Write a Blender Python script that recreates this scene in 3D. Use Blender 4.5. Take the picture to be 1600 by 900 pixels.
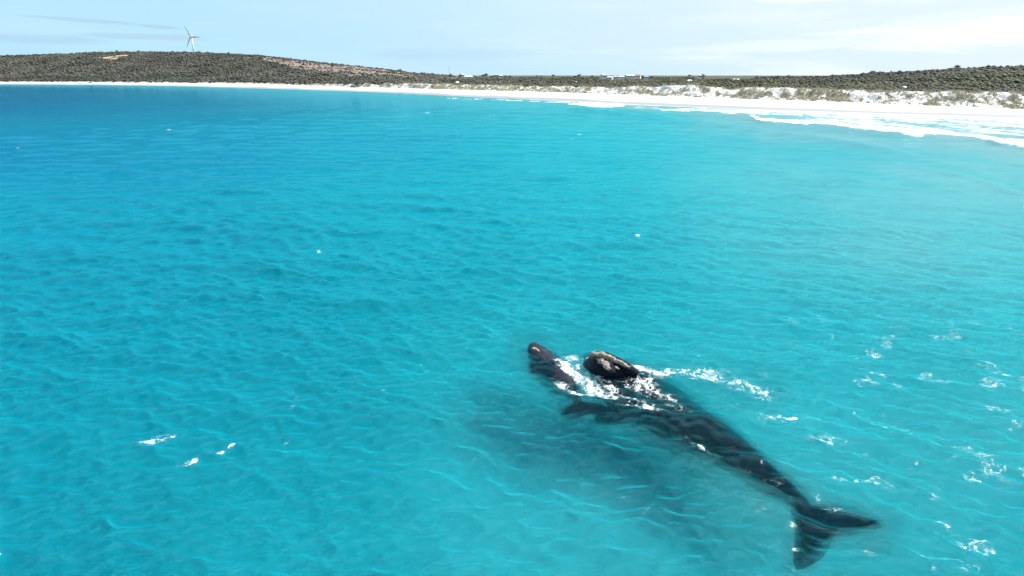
import bpy, bmesh, math, random
import numpy as np
from mathutils import Vector, Matrix

R = math.radians
random.seed(7)
rng = np.random.default_rng(11)
S = bpy.context.scene
for o in list(bpy.data.objects):
    bpy.data.objects.remove(o)

# ------------------------------------------------------------------ camera
CAM_H = 13.0
FPX = 1067.0            # focal length of the photograph in its own pixels (24 mm equivalent)
PITCH = math.atan(332.0 / FPX)
cam_d = bpy.data.cameras.new('camera')
cam = bpy.data.objects.new('camera', cam_d)
S.collection.objects.link(cam)
cam_d.sensor_width = 36.0
cam_d.lens = 36.0 * FPX / 1600.0
cam_d.clip_start = 0.2
cam_d.clip_end = 30000
cam.location = (0, 0, CAM_H)
cam.rotation_euler = (math.pi / 2 - PITCH, 0, 0)
S.camera = cam

# ------------------------------------------------------------------ sky and sun
SUN_EL = R(46)
SUN_AZ = R(70)          # clockwise from +Y (to the right of the view)
w = bpy.data.worlds.new("World")
S.world = w
w.use_nodes = True
nt = w.node_tree
for n in list(nt.nodes):
    nt.nodes.remove(n)


class NB:
    """tiny node-tree helper"""
    def __init__(s, tree):
        s.t = tree

    def n(s, typ, inp=None, **kw):
        nd = s.t.nodes.new(typ)
        for k, v in kw.items():
            setattr(nd, k, v)
        if inp:
            for k, v in inp.items():
                sk = nd.inputs[k]
                if isinstance(v, bpy.types.NodeSocket):
                    s.t.links.new(v, sk)
                else:
                    sk.default_value = v
        return nd

    def math(s, op, a, b=0.0, c=None, clamp=False):
        nd = s.n('ShaderNodeMath', operation=op, use_clamp=clamp)
        for i, v in enumerate([a, b] + ([c] if c is not None else [])):
            if isinstance(v, bpy.types.NodeSocket):
                s.t.links.new(v, nd.inputs[i])
            else:
                nd.inputs[i].default_value = v
        return nd.outputs[0]

    def ramp(s, fac, stops, interp='LINEAR'):
        nd = s.n('ShaderNodeValToRGB', {'Fac': fac})
        cr = nd.color_ramp
        cr.interpolation = interp
        while len(cr.elements) < len(stops):
            cr.elements.new(0.5)
        for e, (p, c) in zip(cr.elements, stops):
            e.position = p
            e.color = tuple(c) + (1,) if len(c) == 3 else c
        return nd.outputs['Color']

    def smooth(s, v, a, b):
        nd = s.n('ShaderNodeMapRange', {'Value': v, 'From Min': a, 'From Max': b}, interpolation_type='SMOOTHSTEP')
        return nd.outputs[0]

    def noise(s, vec, scale, detail=3.0, rough=0.5, dist=0.0):
        nd = s.n('ShaderNodeTexNoise', {'Scale': scale, 'Detail': detail, 'Roughness': rough, 'Distortion': dist})
        if vec is not None:
            s.t.links.new(vec, nd.inputs['Vector'])
        return nd.outputs['Fac']

    def mixc(s, fac, a, b):
        nd = s.n('ShaderNodeMix', data_type='RGBA')
        for k, v in ((0, fac), (6, a), (7, b)):
            if isinstance(v, bpy.types.NodeSocket):
                s.t.links.new(v, nd.inputs[k])
            else:
                nd.inputs[k].default_value = v if k == 0 or len(v) == 4 else tuple(v) + (1,)
        return nd.outputs[2]

    def mapping(s, vec, scale=(1, 1, 1), rot=(0, 0, 0)):
        nd = s.n('ShaderNodeMapping', {'Scale': scale, 'Rotation': rot})
        s.t.links.new(vec, nd.inputs['Vector'])
        return nd.outputs[0]


b = NB(nt)
sky = b.n('ShaderNodeTexSky', sky_type='NISHITA')
sky.sun_disc = False
sky.sun_elevation = SUN_EL
sky.sun_rotation = SUN_AZ
sky.altitude = 10
sky.air_density = 1.0
sky.dust_density = 1.6
sky.ozone_density = 1.5
tc = b.n('ShaderNodeTexCoord')
sp = b.n('ShaderNodeSeparateXYZ', {0: tc.outputs['Generated']})
az = b.math('ARCTAN2', sp.outputs[0], sp.outputs[1])      # radians right of +Y
el = b.math('ARCSINE', sp.outputs[2])
vec = b.n('ShaderNodeCombineXYZ', {0: b.math('MULTIPLY', az, 3.2), 1: b.math('MULTIPLY', el, 24.0), 2: 0.0}).outputs[0]
n1 = b.noise(vec, 1.3, 6, 0.55, 0.4)
n2 = b.noise(vec, 4.5, 5, 0.6, 0.3)


def sky_blob(a0, e0, sa, se, amp, tilt=0.0):
    """soft elongated cloud at azimuth a0, elevation e0 (degrees)"""
    da = b.math('SUBTRACT', az, R(a0))
    de = b.math('SUBTRACT', b.math('SUBTRACT', el, R(e0)), b.math('MULTIPLY', da, tilt))
    q = b.math('ADD', b.math('POWER', b.math('DIVIDE', da, R(sa)), 2.0), b.math('POWER', b.math('DIVIDE', de, R(se)), 2.0))
    q = b.math('ADD', q, b.math('MULTIPLY', b.math('SUBTRACT', n2, 0.5), 2.2))
    return b.math('MULTIPLY', b.smooth(q, 1.3, 0.1), amp)


# broad thin veil low in the sky (stronger towards the sun side), then single streaks
veil = b.math('MULTIPLY', b.smooth(n1, 0.42, 0.66), b.smooth(el, R(9.0), R(1.2)))
veil = b.math('MULTIPLY', veil, b.math('ADD', b.math('MULTIPLY', b.smooth(az, R(-10), R(32)), 0.38), 0.06))
hi = [sky_blob(23.0, 5.4, 4.6, 0.40, 1.0, 0.02), sky_blob(33.0, 2.7, 8.5, 1.1, 0.55, 0.05),
      sky_blob(27.0, 3.0, 4.0, 0.22, 0.6, 0.03), sky_blob(20, 2.1, 9.0, 0.5, 0.3, 0.04)]
lo = [sky_blob(-30.2, 3.55, 4.2, 0.14, 0.6, -0.045), sky_blob(-25.9, 3.3, 1.7, 0.14, 0.7, -0.06),
      sky_blob(-26.5, 2.6, 4.2, 0.27, 0.6, -0.01), sky_blob(-34.5, 2.3, 5.5, 0.35, 0.55, 0.0),
      sky_blob(-5.0, 1.6, 7.0, 0.5, 0.25, 0.0)]


def addall(l):
    r = l[0]
    for x in l[1:]:
        r = b.math('MAXIMUM', r, x)
    return r


white_m = b.math('MAXIMUM', addall(hi), veil)
grey_m = addall(lo)
# thin bright marine haze: clear blue overhead, pale towards the horizon, whiter on the side of the sun
sunv = b.n('ShaderNodeVectorMath', {0: tc.outputs['Generated'], 1: (math.sin(SUN_AZ) * math.cos(SUN_EL), math.cos(SUN_AZ) * math.cos(SUN_EL), math.sin(SUN_EL))}, operation='DOT_PRODUCT').outputs['Value']
hz = b.mixc(b.smooth(sunv, -0.05, 0.78), (2.7, 4.4, 5.55, 1), (4.6, 5.2, 5.45, 1))
pale = b.mixc(b.math('SUBTRACT', 0.97, b.math('MULTIPLY', b.smooth(el, R(4), R(50)), 0.72)), sky.outputs[0], hz)
skyc = b.mixc(white_m, pale, (6.2, 6.3, 6.35, 1))
skyc = b.mixc(grey_m, skyc, (2.45, 3.55, 4.5, 1))
bg = b.n('ShaderNodeBackground', {'Color': skyc, 'Strength': 0.123})
b.n('ShaderNodeOutputWorld', {'Surface': bg.outputs[0]})

sun_d = bpy.data.lights.new('sun', 'SUN')
sun_d.energy = 5.0
sun_d.angle = R(0.5)
sun_d.color = (1.0, 0.96, 0.9)
sun = bpy.data.objects.new('sun', sun_d)
S.collection.objects.link(sun)
sdir = Vector((math.sin(SUN_AZ) * math.cos(SUN_EL), math.cos(SUN_AZ) * math.cos(SUN_EL), math.sin(SUN_EL)))
sun.rotation_euler = sdir.to_track_quat('Z', 'Y').to_euler()
S.view_settings.view_transform = 'Standard'
S.view_settings.look = 'None'
S.view_settings.gamma = 1.0
S.view_settings.exposure = 0.6

# ------------------------------------------------------------------ numeric helpers
SP, CP = math.sin(PITCH), math.cos(PITCH)


def ray(px, py):
    """direction through a photograph pixel, as (right, forward, down)"""
    px = np.asarray(px, float)
    v = 450.0 - np.asarray(py, float)
    return px - 800.0, FPX * CP + v * SP, FPX * SP - v * CP


def ground(px, py, z=0.0):
    x, f, d = ray(px, py)
    k = (CAM_H - z) / d
    return x * k, f * k


def topix(x, y, z=0.0):
    """world point to photograph pixel"""
    h = z - CAM_H
    f = y * CP - h * SP
    u = y * SP + h * CP
    return 800.0 + FPX * x / f, 450.0 - FPX * u / f


def hash2(i, j, seed):
    h = (i.astype(np.int64) * 374761393 + j.astype(np.int64) * 668265263 + seed * 1274126177) & 0xffffffff
    h = ((h ^ (h >> 13)) * 1274126177) & 0xffffffff
    h = (h ^ (h >> 16)) & 0xffffffff
    return h.astype(float) / 4294967295.0


def vnoise(x, y, seed=0):
    xi, yi = np.floor(x), np.floor(y)
    fx, fy = x - xi, y - yi
    fx = fx * fx * fx * (fx * (fx * 6 - 15) + 10)
    fy = fy * fy * fy * (fy * (fy * 6 - 15) + 10)
    a = hash2(xi, yi, seed); c = hash2(xi + 1, yi, seed)
    d = hash2(xi, yi + 1, seed); e = hash2(xi + 1, yi + 1, seed)
    return (a * (1 - fx) + c * fx) * (1 - fy) + (d * (1 - fx) + e * fx) * fy


def fbm(x, y, seed=0, octv=4, gain=0.5):
    t = 0.0; amp = 1.0; tot = 0.0
    for k in range(octv):
        t = t + amp * vnoise(x * 2 ** k + 17.3 * k, y * 2 ** k - 9.1 * k, seed + k)
        tot += amp; amp *= gain
    return t / tot


def sstep(a, c, x):
    t = np.clip((x - a) / (c - a), 0, 1)
    return t * t * (3 - 2 * t)


def mesh_from(name, verts, faces, mat=None, smooth=True, attrs=None, parent=None, link=True):
    me = bpy.data.meshes.new(name)
    verts = np.asarray(verts, np.float32)
    faces = np.asarray(faces, np.int32)
    me.vertices.add(len(verts))
    me.vertices.foreach_set('co', verts.ravel())
    k = faces.shape[1]
    me.loops.add(faces.size)
    me.loops.foreach_set('vertex_index', faces.ravel())
    me.polygons.add(len(faces))
    me.polygons.foreach_set('loop_start', np.arange(0, faces.size, k, dtype=np.int32))
    me.polygons.foreach_set('loop_total', np.full(len(faces), k, np.int32))
    me.polygons.foreach_set('use_smooth', np.full(len(faces), smooth))
    me.update(calc_edges=True)
    if attrs:
        for an, av in attrs.items():
            av = np.asarray(av, np.float32)
            if av.ndim == 1:
                a = me.attributes.new(an, 'FLOAT', 'POINT')
                a.data.foreach_set('value', av)
            else:
                a = me.attributes.new(an, 'FLOAT_COLOR', 'POINT')
                if av.shape[1] == 3:
                    av = np.concatenate([av, np.ones((len(av), 1), np.float32)], 1)
                a.data.foreach_set('color', av.ravel())
    if mat:
        me.materials.append(mat)
    if not link:
        return me
    o = bpy.data.objects.new(name, me)
    S.collection.objects.link(o)
    if parent:
        o.parent = parent
    return o


def grid_faces(nr, nc, off=0):
    i = np.arange(nr - 1)[:, None] * nc + np.arange(nc - 1)[None, :] + off
    return np.stack([i, i + 1, i + nc + 1, i + nc], -1).reshape(-1, 4)


def tag(o, label=None, cat=None, group=None, kind=None):
    if label: o['label'] = label
    if cat: o['category'] = cat
    if group: o['group'] = group
    if kind: o['kind'] = kind
    return o


def empty(name, loc=(0, 0, 0), rz=0.0):
    o = bpy.data.objects.new(name, None)
    o.empty_display_size = 0.5
    S.collection.objects.link(o)
    o.location = loc
    o.rotation_euler = (0, 0, rz)
    return o


def bm_obj(name, bm, mat, parent=None, smooth=False):
    me = bpy.data.meshes.new(name)
    bmesh.ops.recalc_face_normals(bm, faces=bm.faces)
    for f in bm.faces:
        f.smooth = smooth
    bm.to_mesh(me); bm.free()
    me.materials.append(mat)
    o = bpy.data.objects.new(name, me)
    S.collection.objects.link(o)
    if parent: o.parent = parent
    return o


def copy_tree(o, parent=None):
    c = o.copy()
    S.collection.objects.link(c)
    if parent: c.parent = parent
    for ch in list(o.children):
        copy_tree(ch, c)
    return c


def box(bm, x0, x1, y0, y1, z0, z1, bev=0.0):
    r = bmesh.ops.create_cube(bm, size=1.0)
    for v in r['verts']:
        v.co = Vector(((x0 + x1) / 2 + v.co.x * (x1 - x0), (y0 + y1) / 2 + v.co.y * (y1 - y0), (z0 + z1) / 2 + v.co.z * (z1 - z0)))
    if bev > 0:
        es = list({e for v in r['verts'] for e in v.link_edges})
        bmesh.ops.bevel(bm, geom=es, offset=bev, segments=2, affect='EDGES')
    return r['verts']


# ------------------------------------------------------------------ materials
def new_mat(name):
    m = bpy.data.materials.new(name)
    m.use_nodes = True
    for n in list(m.node_tree.nodes):
        m.node_tree.nodes.remove(n)
    return m, NB(m.node_tree)


def simple(name, col, rough=0.6, var=0.15, scale=4.0, bump=0.0, metallic=0.0):
    m, q = new_mat(name)
    t = q.n('ShaderNodeTexCoord')
    n = q.noise(t.outputs['Object'], scale, 4, 0.6)
    c0 = tuple(max(0, c * (1 - var)) for c in col); c1 = tuple(c * (1 + var) for c in col)
    cc = q.ramp(n, [(0.3, c0), (0.7, c1)])
    p = q.n('ShaderNodeBsdfPrincipled', {'Base Color': cc, 'Roughness': rough, 'Metallic': metallic})
    if bump > 0:
        bp = q.n('ShaderNodeBump', {'Height': n, 'Strength': bump, 'Distance': 0.05})
        q.t.links.new(bp.outputs[0], p.inputs['Normal'])
    q.n('ShaderNodeOutputMaterial', {'Surface': p.outputs[0]})
    return m


# --- water: clear, absorbing, wind-rippled, with foam, and sun glints painted as foam, where the mesh attribute is set
m_water, q = new_mat('sea_water')
geo = q.n('ShaderNodeNewGeometry')
P = geo.outputs['Position']
r1 = q.mapping(P, (0.75, 2.1, 1.0), (0, 0, R(12)))
r2 = q.mapping(P, (0.8, 2.0, 1.0), (0, 0, R(-20)))
hA = q.noise(r1, 1.1, 4, 0.6, 0.6)
hB = q.noise(r2, 3.1, 5, 0.62, 0.8)
# ridged version gives the thin sharp wavelets
ridg = q.math('SUBTRACT', 1.0, q.math('ABSOLUTE', q.math('MULTIPLY', q.math('SUBTRACT', hA, 0.5), 4.0)))
ridg2 = q.math('SUBTRACT', 1.0, q.math('ABSOLUTE', q.math('MULTIPLY', q.math('SUBTRACT', hB, 0.5), 4.0)))
hC = q.noise(r1, 9.5, 4, 0.65, 0.6)
ridg3 = q.math('SUBTRACT', 1.0, q.math('ABSOLUTE', q.math('MULTIPLY', q.math('SUBTRACT', hC, 0.5), 4.0)))
hsum = q.math('ADD', q.math('MULTIPLY', ridg, 0.050), q.math('MULTIPLY', ridg2, 0.055))
hsum = q.math('ADD', hsum, q.math('MULTIPLY', ridg3, 0.030))
foam_a = q.n('ShaderNodeAttribute', attribute_name='foam').outputs['Fac']
rough_a = q.n('ShaderNodeAttribute', attribute_name='rough').outputs['Fac']
shade_a = q.n('ShaderNodeAttribute', attribute_name='clear').outputs['Fac']
milk_a = q.n('ShaderNodeAttribute', attribute_name='milk').outputs['Fac']
hsum = q.math('MULTIPLY', hsum, q.math('ADD', 1.0, q.math('MULTIPLY', rough_a, 1.0)))
bump = q.n('ShaderNodeBump', {'Height': hsum, 'Strength': 1.0, 'Distance': 0.50})
N = bump.outputs[0]
fres = q.n('ShaderNodeFresnel', {'IOR': 1.333, 'Normal': N}).outputs[0]
gl = q.n('ShaderNodeBsdfGlossy', {'Color': (0.17, 0.47, 0.55, 1), 'Roughness': 0.045, 'Normal': N}, distribution='GGX')
tr = q.n('ShaderNodeBsdfTransparent', {'Color': (1, 1, 1, 1)})
rf = q.n('ShaderNodeBsdfRefraction', {'Color': (1, 1, 1, 1), 'Roughness': 0.0, 'IOR': 1.333, 'Normal': N})
dep_a = q.n('ShaderNodeAttribute', attribute_name='depth').outputs['Fac']
wcol = q.ramp(q.math('DIVIDE', dep_a, 22.0), [(0.02, (0.03, 0.50, 0.52)), (0.16, (0.0, 0.43, 0.50)), (0.40, (0.0, 0.28, 0.44)), (0.85, (0.0, 0.10, 0.34))])
df = q.n('ShaderNodeBsdfDiffuse', {'Color': wcol, 'Normal': N})
# seen along a long slanting path the water's own scattered light takes over from what lies below
lw = q.n('ShaderNodeLayerWeight', {'Blend': 0.5, 'Normal': (0.0, 0.0, 1.0)}).outputs['Facing']
tr2 = q.n('ShaderNodeMixShader', {0: q.math('MULTIPLY', q.smooth(lw, 0.50, 0.93), 0.92), 1: tr.outputs[0], 2: df.outputs[0]})
thr = q.n('ShaderNodeMixShader', {0: q.math('ADD', 0.52, q.math('MULTIPLY', rough_a, 0.20)), 1: tr2.outputs[0], 2: rf.outputs[0]})
body = q.n('ShaderNodeMixShader', {0: q.math('SUBTRACT', 0.27, q.math('MULTIPLY', shade_a, 0.26)), 1: thr.outputs[0], 2: df.outputs[0]})
mk = q.n('ShaderNodeBsdfDiffuse', {'Color': (0.33, 0.43, 0.43, 1)})     # aerated, sand-laden water in the surf
body = q.n('ShaderNodeMixShader', {0: q.math('MULTIPLY', milk_a, 0.85), 1: body.outputs[0], 2: mk.outputs[0]})
wat = q.n('ShaderNodeMixShader', {0: fres, 1: body.outputs[0], 2: gl.outputs[0]})
# foam: lacy cells
wv = q.noise(P, 1.7, 3, 0.6)
wp = q.n('ShaderNodeVectorMath', {0: P, 1: q.n('ShaderNodeCombineXYZ', {0: wv, 1: q.noise(P, 2.3, 3, 0.6), 2: 0.0}).outputs[0]}, operation='ADD').outputs[0]
vo = q.n('ShaderNodeTexVoronoi', {'Vector': wp, 'Scale': 3.4}, feature='DISTANCE_TO_EDGE').outputs['Distance']
vo2 = q.n('ShaderNodeTexVoronoi', {'Vector': wp, 'Scale': 9.0}, feature='DISTANCE_TO_EDGE').outputs['Distance']
lace = q.math('MINIMUM', q.math('MULTIPLY', vo, 3.6), q.math('ADD', q.math('MULTIPLY', vo2, 3.6), 0.10))
fn = q.noise(P, 4.0, 5, 0.75)
fmul = q.math('ADD', q.math('MULTIPLY', q.math('SUBTRACT', fn, 0.5), 4.5), 0.95)
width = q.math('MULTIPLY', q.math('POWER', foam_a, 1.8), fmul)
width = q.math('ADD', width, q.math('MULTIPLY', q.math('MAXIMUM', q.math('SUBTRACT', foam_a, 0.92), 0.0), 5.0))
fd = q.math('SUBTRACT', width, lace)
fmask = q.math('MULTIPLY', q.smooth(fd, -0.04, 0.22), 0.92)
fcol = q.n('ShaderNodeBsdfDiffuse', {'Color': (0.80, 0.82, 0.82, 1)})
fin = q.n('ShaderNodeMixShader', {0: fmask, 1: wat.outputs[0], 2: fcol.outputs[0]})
absn = q.n('ShaderNodeVolumeAbsorption', {'Color': (0.0, 0.848, 0.900, 1), 'Density': 0.27})
q.n('ShaderNodeOutputMaterial', {'Surface': fin.outputs[0], 'Volume': absn.outputs[0]})

# --- white sand (seabed, beach)
m_seabed, q = new_mat('seabed_sand')
P = q.n('ShaderNodeNewGeometry').outputs['Position']
n1 = q.noise(q.mapping(P, (1, 0.6, 1), (0, 0, R(35))), 0.085, 5, 0.6, 0.8)
n2 = q.noise(q.mapping(P, (1, 0.5, 1), (0, 0, R(-30))), 0.4, 4, 0.6, 0.5)
nn = q.math('ADD', q.math('MULTIPLY', n1, 0.7), q.math('MULTIPLY', n2, 0.3))
cc = q.ramp(nn, [(0.34, (0.64, 0.65, 0.62)), (0.50, (0.84, 0.83, 0.79)), (0.66, (0.90, 0.89, 0.85))])
p = q.n('ShaderNodeBsdfPrincipled', {'Base Color': cc, 'Roughness': 0.95})
q.n('ShaderNodeOutputMaterial', {'Surface': p.outputs[0]})

m_beach, q = new_mat('beach_sand')
P = q.n('ShaderNodeNewGeometry').outputs['Position']
wet = q.n('ShaderNodeAttribute', attribute_name='wet').outputs['Fac']
n1 = q.noise(P, 0.12, 5, 0.6)
n2 = q.noise(P, 1.2, 4, 0.6)
cc = q.ramp(q.math('ADD', q.math('MULTIPLY', n1, 0.6), q.math('MULTIPLY', n2, 0.4)), [(0.35, (0.52, 0.505, 0.48)), (0.65, (0.62, 0.605, 0.58))])
cc = q.mixc(wet, cc, (0.27, 0.27, 0.28, 1))
rg = q.math('SUBTRACT', 0.9, q.math('MULTIPLY', wet, 0.55))
bp = q.n('ShaderNodeBump', {'Height': n2, 'Strength': 0.5, 'Distance': 0.3})
p = q.n('ShaderNodeBsdfPrincipled', {'Base Color': cc, 'Roughness': rg, 'Normal': bp.outputs[0]})
q.n('ShaderNodeOutputMaterial', {'Surface': p.outputs[0]})

# --- land: colours come in as a vertex attribute of ground cover, broken up by noise
m_land, q = new_mat('land_cover')
P = q.n('ShaderNodeNewGeometry').outputs['Position']
ca = q.n('ShaderNodeAttribute', attribute_name='cover').outputs['Color']
n1 = q.noise(P, 0.35, 5, 0.65)
mul = q.ramp(n1, [(0.3, (0.6, 0.6, 0.6)), (0.7, (1.35, 1.35, 1.35))])
cc = q.n('ShaderNodeMix', data_type='RGBA', blend_type='MULTIPLY')
cc.inputs[0].default_value = 1.0
q.t.links.new(ca, cc.inputs[6]); q.t.links.new(mul, cc.inputs[7])
bp = q.n('ShaderNodeBump', {'Height': n1, 'Strength': 0.8, 'Distance': 1.5})
p = q.n('ShaderNodeBsdfPrincipled', {'Base Color': cc.outputs[2], 'Roughness': 0.95, 'Normal': bp.outputs[0]})
q.n('ShaderNodeOutputMaterial', {'Surface': p.outputs[0]})

# --- scrub leaves
m_scrub, q = new_mat('scrub_leaves')
P = q.n('ShaderNodeNewGeometry').outputs['Position']
ca = q.n('ShaderNodeAttribute', attribute_name='cover').outputs['Color']
n1 = q.noise(P, 1.6, 4, 0.7)
mul = q.ramp(n1, [(0.3, (0.75, 0.75, 0.75)), (0.7, (1.25, 1.25, 1.25))])
cc = q.n('ShaderNodeMix', data_type='RGBA', blend_type='MULTIPLY')
cc.inputs[0].default_value = 1.0
q.t.links.new(ca, cc.inputs[6]); q.t.links.new(mul, cc.inputs[7])
p = q.n('ShaderNodeBsdfPrincipled', {'Base Color': cc.outputs[2], 'Roughness': 0.8})
q.n('ShaderNodeOutputMaterial', {'Surface': p.outputs[0]})


# --- whale skin
def skin(name, c0, c1, c2, rough):
    m, q = new_mat(name)
    t = q.n('ShaderNodeTexCoord').outputs['Object']
    n1 = q.noise(t, 1.5, 6, 0.65, 0.4)
    n2 = q.noise(q.mapping(t, (1, 1, 1)), 7.0, 5, 0.7)
    nn = q.math('ADD', q.math('MULTIPLY', n1, 0.55), q.math('MULTIPLY', n2, 0.45))
    cc = q.ramp(nn, [(0.36, c0), (0.52, c1), (0.64, c2)])
    bp = q.n('ShaderNodeBump', {'Height': n2, 'Strength': 0.8, 'Distance': 0.12})
    p = q.n('ShaderNodeBsdfPrincipled', {'Base Color': cc, 'Roughness': rough, 'Normal': bp.outputs[0], 'Specular IOR Level': 0.22, 'Specular Tint': (0.62, 0.72, 1.0, 1)})
    q.n('ShaderNodeOutputMaterial', {'Surface': p.outputs[0]})
    return m


m_skin = skin('whale_skin', (0.002, 0.003, 0.007), (0.004, 0.006, 0.013), (0.010, 0.013, 0.026), 0.24)
m_calf = skin('calf_skin', (0.003, 0.005, 0.012), (0.008, 0.011, 0.022), (0.08, 0.08, 0.085), 0.3)
m_call, q = new_mat('callosity')
t = q.n('ShaderNodeTexCoord').outputs['Object']
n1 = q.noise(t, 9.0, 5, 0.7)
vo = q.n('ShaderNodeTexVoronoi', {'Vector': t, 'Scale': 14.0}).outputs['Distance']
cc = q.ramp(q.math('ADD', q.math('MULTIPLY', n1, 0.7), q.math('MULTIPLY', vo, 0.5)), [(0.3, (0.07, 0.055, 0.045)), (0.5, (0.24, 0.19, 0.145)), (0.75, (0.42, 0.36, 0.30))])
bp = q.n('ShaderNodeBump', {'Height': q.math('ADD', n1, vo), 'Strength': 0.9, 'Distance': 0.06})
p = q.n('ShaderNodeBsdfPrincipled', {'Base Color': cc, 'Roughness': 0.8, 'Normal': bp.outputs[0]})
q.n('ShaderNodeOutputMaterial', {'Surface': p.outputs[0]})

# ------------------------------------------------------------------ coast tables (photo pixel -> ground)
def tab(xs, ys):
    xs = np.array(xs, float); ys = np.array(ys, float)
    return lambda x: np.interp(x, xs, ys)


# column parameter: "px" = photo x at the horizon row for an azimuth
F_H = FPX * CP + 332 * SP


def az_to_px(th):
    return 800 + F_H * np.tan(np.clip(th, R(-80), R(80)))


shore_px = [5, 150, 270, 400, 540, 620, 700, 800, 900, 1000, 1100, 1200, 1400, 1600]
shore_py = [131.8, 132.6, 134.5, 138.0, 142.5, 145.5, 149.5, 154.0, 158.5, 163.5, 168.0, 171.8, 178.2, 184.5]
gx, gy = ground(shore_px, shore_py)
sh_th = np.arctan2(gx, gy); sh_inv = 1 / np.hypot(gx, gy)
sh_th = np.concatenate([[R(-100), R(-60)], sh_th, [R(50), R(64), R(85), R(100)]])
sh_inv = np.concatenate([[1 / 1500, 1 / 1450], sh_inv, [1 / 285, 1 / 298, 1 / 370, 1 / 460]])


def r_shore(th):
    return 1.0 / np.interp(th, sh_th, sh_inv)


beach_w = tab([0, 400, 700, 1000, 1600], [60, 55, 50, 48, 42])
toe_y = tab([0, 150, 400, 550, 700, 900, 1000, 1100, 1300, 1400, 1600], [127.8, 128.3, 131, 135.5, 139.5, 145.0, 148.5, 152.5, 158.5, 162.5, 171])
dune_w = tab([0, 500, 800, 1100, 1600], [8, 20, 32, 34, 30])
dune_y = tab([0, 150, 400, 520, 560, 640, 700, 800, 900, 960, 1040, 1080, 1120, 1180, 1240, 1300, 1380, 1440, 1500, 1560, 1600],
             [127.2, 127.5, 130, 133, 132, 132.5, 134.5, 137, 138.5, 139.5, 138, 137.2, 140.5, 140.5, 142, 144.5, 146, 147.5, 148.0, 148.5, 150])
sky_y = tab([0, 50, 100, 150, 190, 240, 300, 350, 400, 450, 500, 550, 600, 650, 700, 750, 900, 1000, 1130, 1200, 1250, 1300, 1350, 1400, 1450, 1500, 1550, 1600, 2200],
            [89.5, 87, 85.5, 84, 82, 81.8, 83, 85, 87.5, 92, 98, 103, 109, 115, 119.5, 121.5, 121.5, 121.8, 121.5, 121.8, 122, 120.5, 117.5, 114.5, 111.5, 109.0, 107.5, 106, 100])
crest_r = tab([0, 400, 600, 700, 760, 1100, 1250, 1350, 1600, 2200], [2000, 1950, 1750, 1500, 1250, 1050, 900, 820, 700, 650])


def z_at(px, py, r, th):
    """height of a ray through column px, row py at ground distance r"""
    x, f, d = ray(px, py)
    return CAM_H - d / f * (r * np.cos(th))


def land_profile(th):
    px = np.clip(az_to_px(th), -400, 2200)
    rs = r_shore(th)
    rt = rs + beach_w(px)
    rd = rt + dune_w(px)
    rc = np.maximum(crest_r(px), rd + 200)
    zt = np.maximum(z_at(px, toe_y(px), rt, th), 0.8)
    zd = np.maximum(z_at(px, dune_y(px), rd, th), zt + 0.5)
    zc = z_at(px, sky_y(px), rc, th)
    return px, rs, rt, rd, rc, zt, zd, zc


def land_z(th, r):
    px, rs, rt, rd, rc, zt, zd, zc = land_profile(th)
    x, y = r * np.sin(th), r * np.cos(th)
    # beach
    tb = np.clip((r - rs) / (rt - rs), 0, 1)
    z = zt * tb ** 1.2
    # dunes
    td = np.clip((r - rt) / (rd - rt), 0, 1)
    rid = 1 - np.abs(fbm(x / 11, y / 11, 5, 4) - 0.5) * 4
    rough = np.clip((rd - rt) / 30, 0, 1)
    scarp = sstep(0.0, 0.62, td + 0.25 * (fbm(x / 16, y / 16, 9, 3) - 0.5))
    z = z + (zd - zt) * scarp * (td > 0)
    z = z + np.sin(np.pi * np.clip(td, 0, 1)) * rough * (rid - 0.3) * 2.6
    # inland
    tl = np.clip((r - rd) / (rc - rd), 0, 1)
    hill = np.clip((zc - zd) / 40, 0, 1)
    ease = (1 - hill) * sstep(0, 1, tl) + hill * (0.55 * tl + 0.45 * sstep(0, 1, tl))
    zi = (zc - zd) * ease
    bumps = (fbm(x / 90, y / 90, 21, 4) - 0.5) * (5 + 14 * hill) * np.sin(np.pi * tl) ** 0.7 * (tl > 0)
    low = (1 - hill) * (-3.5) * np.sin(np.pi * tl) * np.clip((r - rd) / 80, 0, 1)
    z = z + np.where(tl > 0, zi + bumps + low, 0)
    # beyond the crest
    far = np.clip((r - rc) / 900, 0, 1)
    z = np.where(r > rc, z + (11.5 - zc) * sstep(0, 1, far) + (fbm(x / 300, y / 300, 31, 3) - 0.5) * 5 * sstep(0, 1, far), z)
    return z


# depth of the bay: scattered soundings, inverse-distance weighted, tapering to the shore
snd = [(0, 900, 9.0), (400, 890, 7.0), (800, 890, 5.4), (1200, 880, 4.8), (1590, 880, 5.0), (10, 600, 8.2), (400, 600, 8.0), (800, 600, 4.8), (1000, 650, 4.2),
       (1300, 650, 4.2), (1590, 600, 3.3), (10, 350, 10.5), (300, 350, 9.5), (600, 350, 7.0), (900, 350, 6.0), (1200, 350, 4.0), (1500, 350, 2.6),
       (10, 230, 14), (300, 230, 12), (600, 230, 9.5), (900, 230, 5.5), (1200, 260, 3.0), (1550, 270, 1.9), (10, 160, 22), (300, 160, 17), (520, 160, 11), (700, 170, 6.5),
       (900, 185, 3.6), (1100, 195, 2.0), (10, 140, 22), (300, 144, 15), (520, 150, 7.5)]


snd = [(a, c, d * 0.74) for a, c, d in snd]


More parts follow.
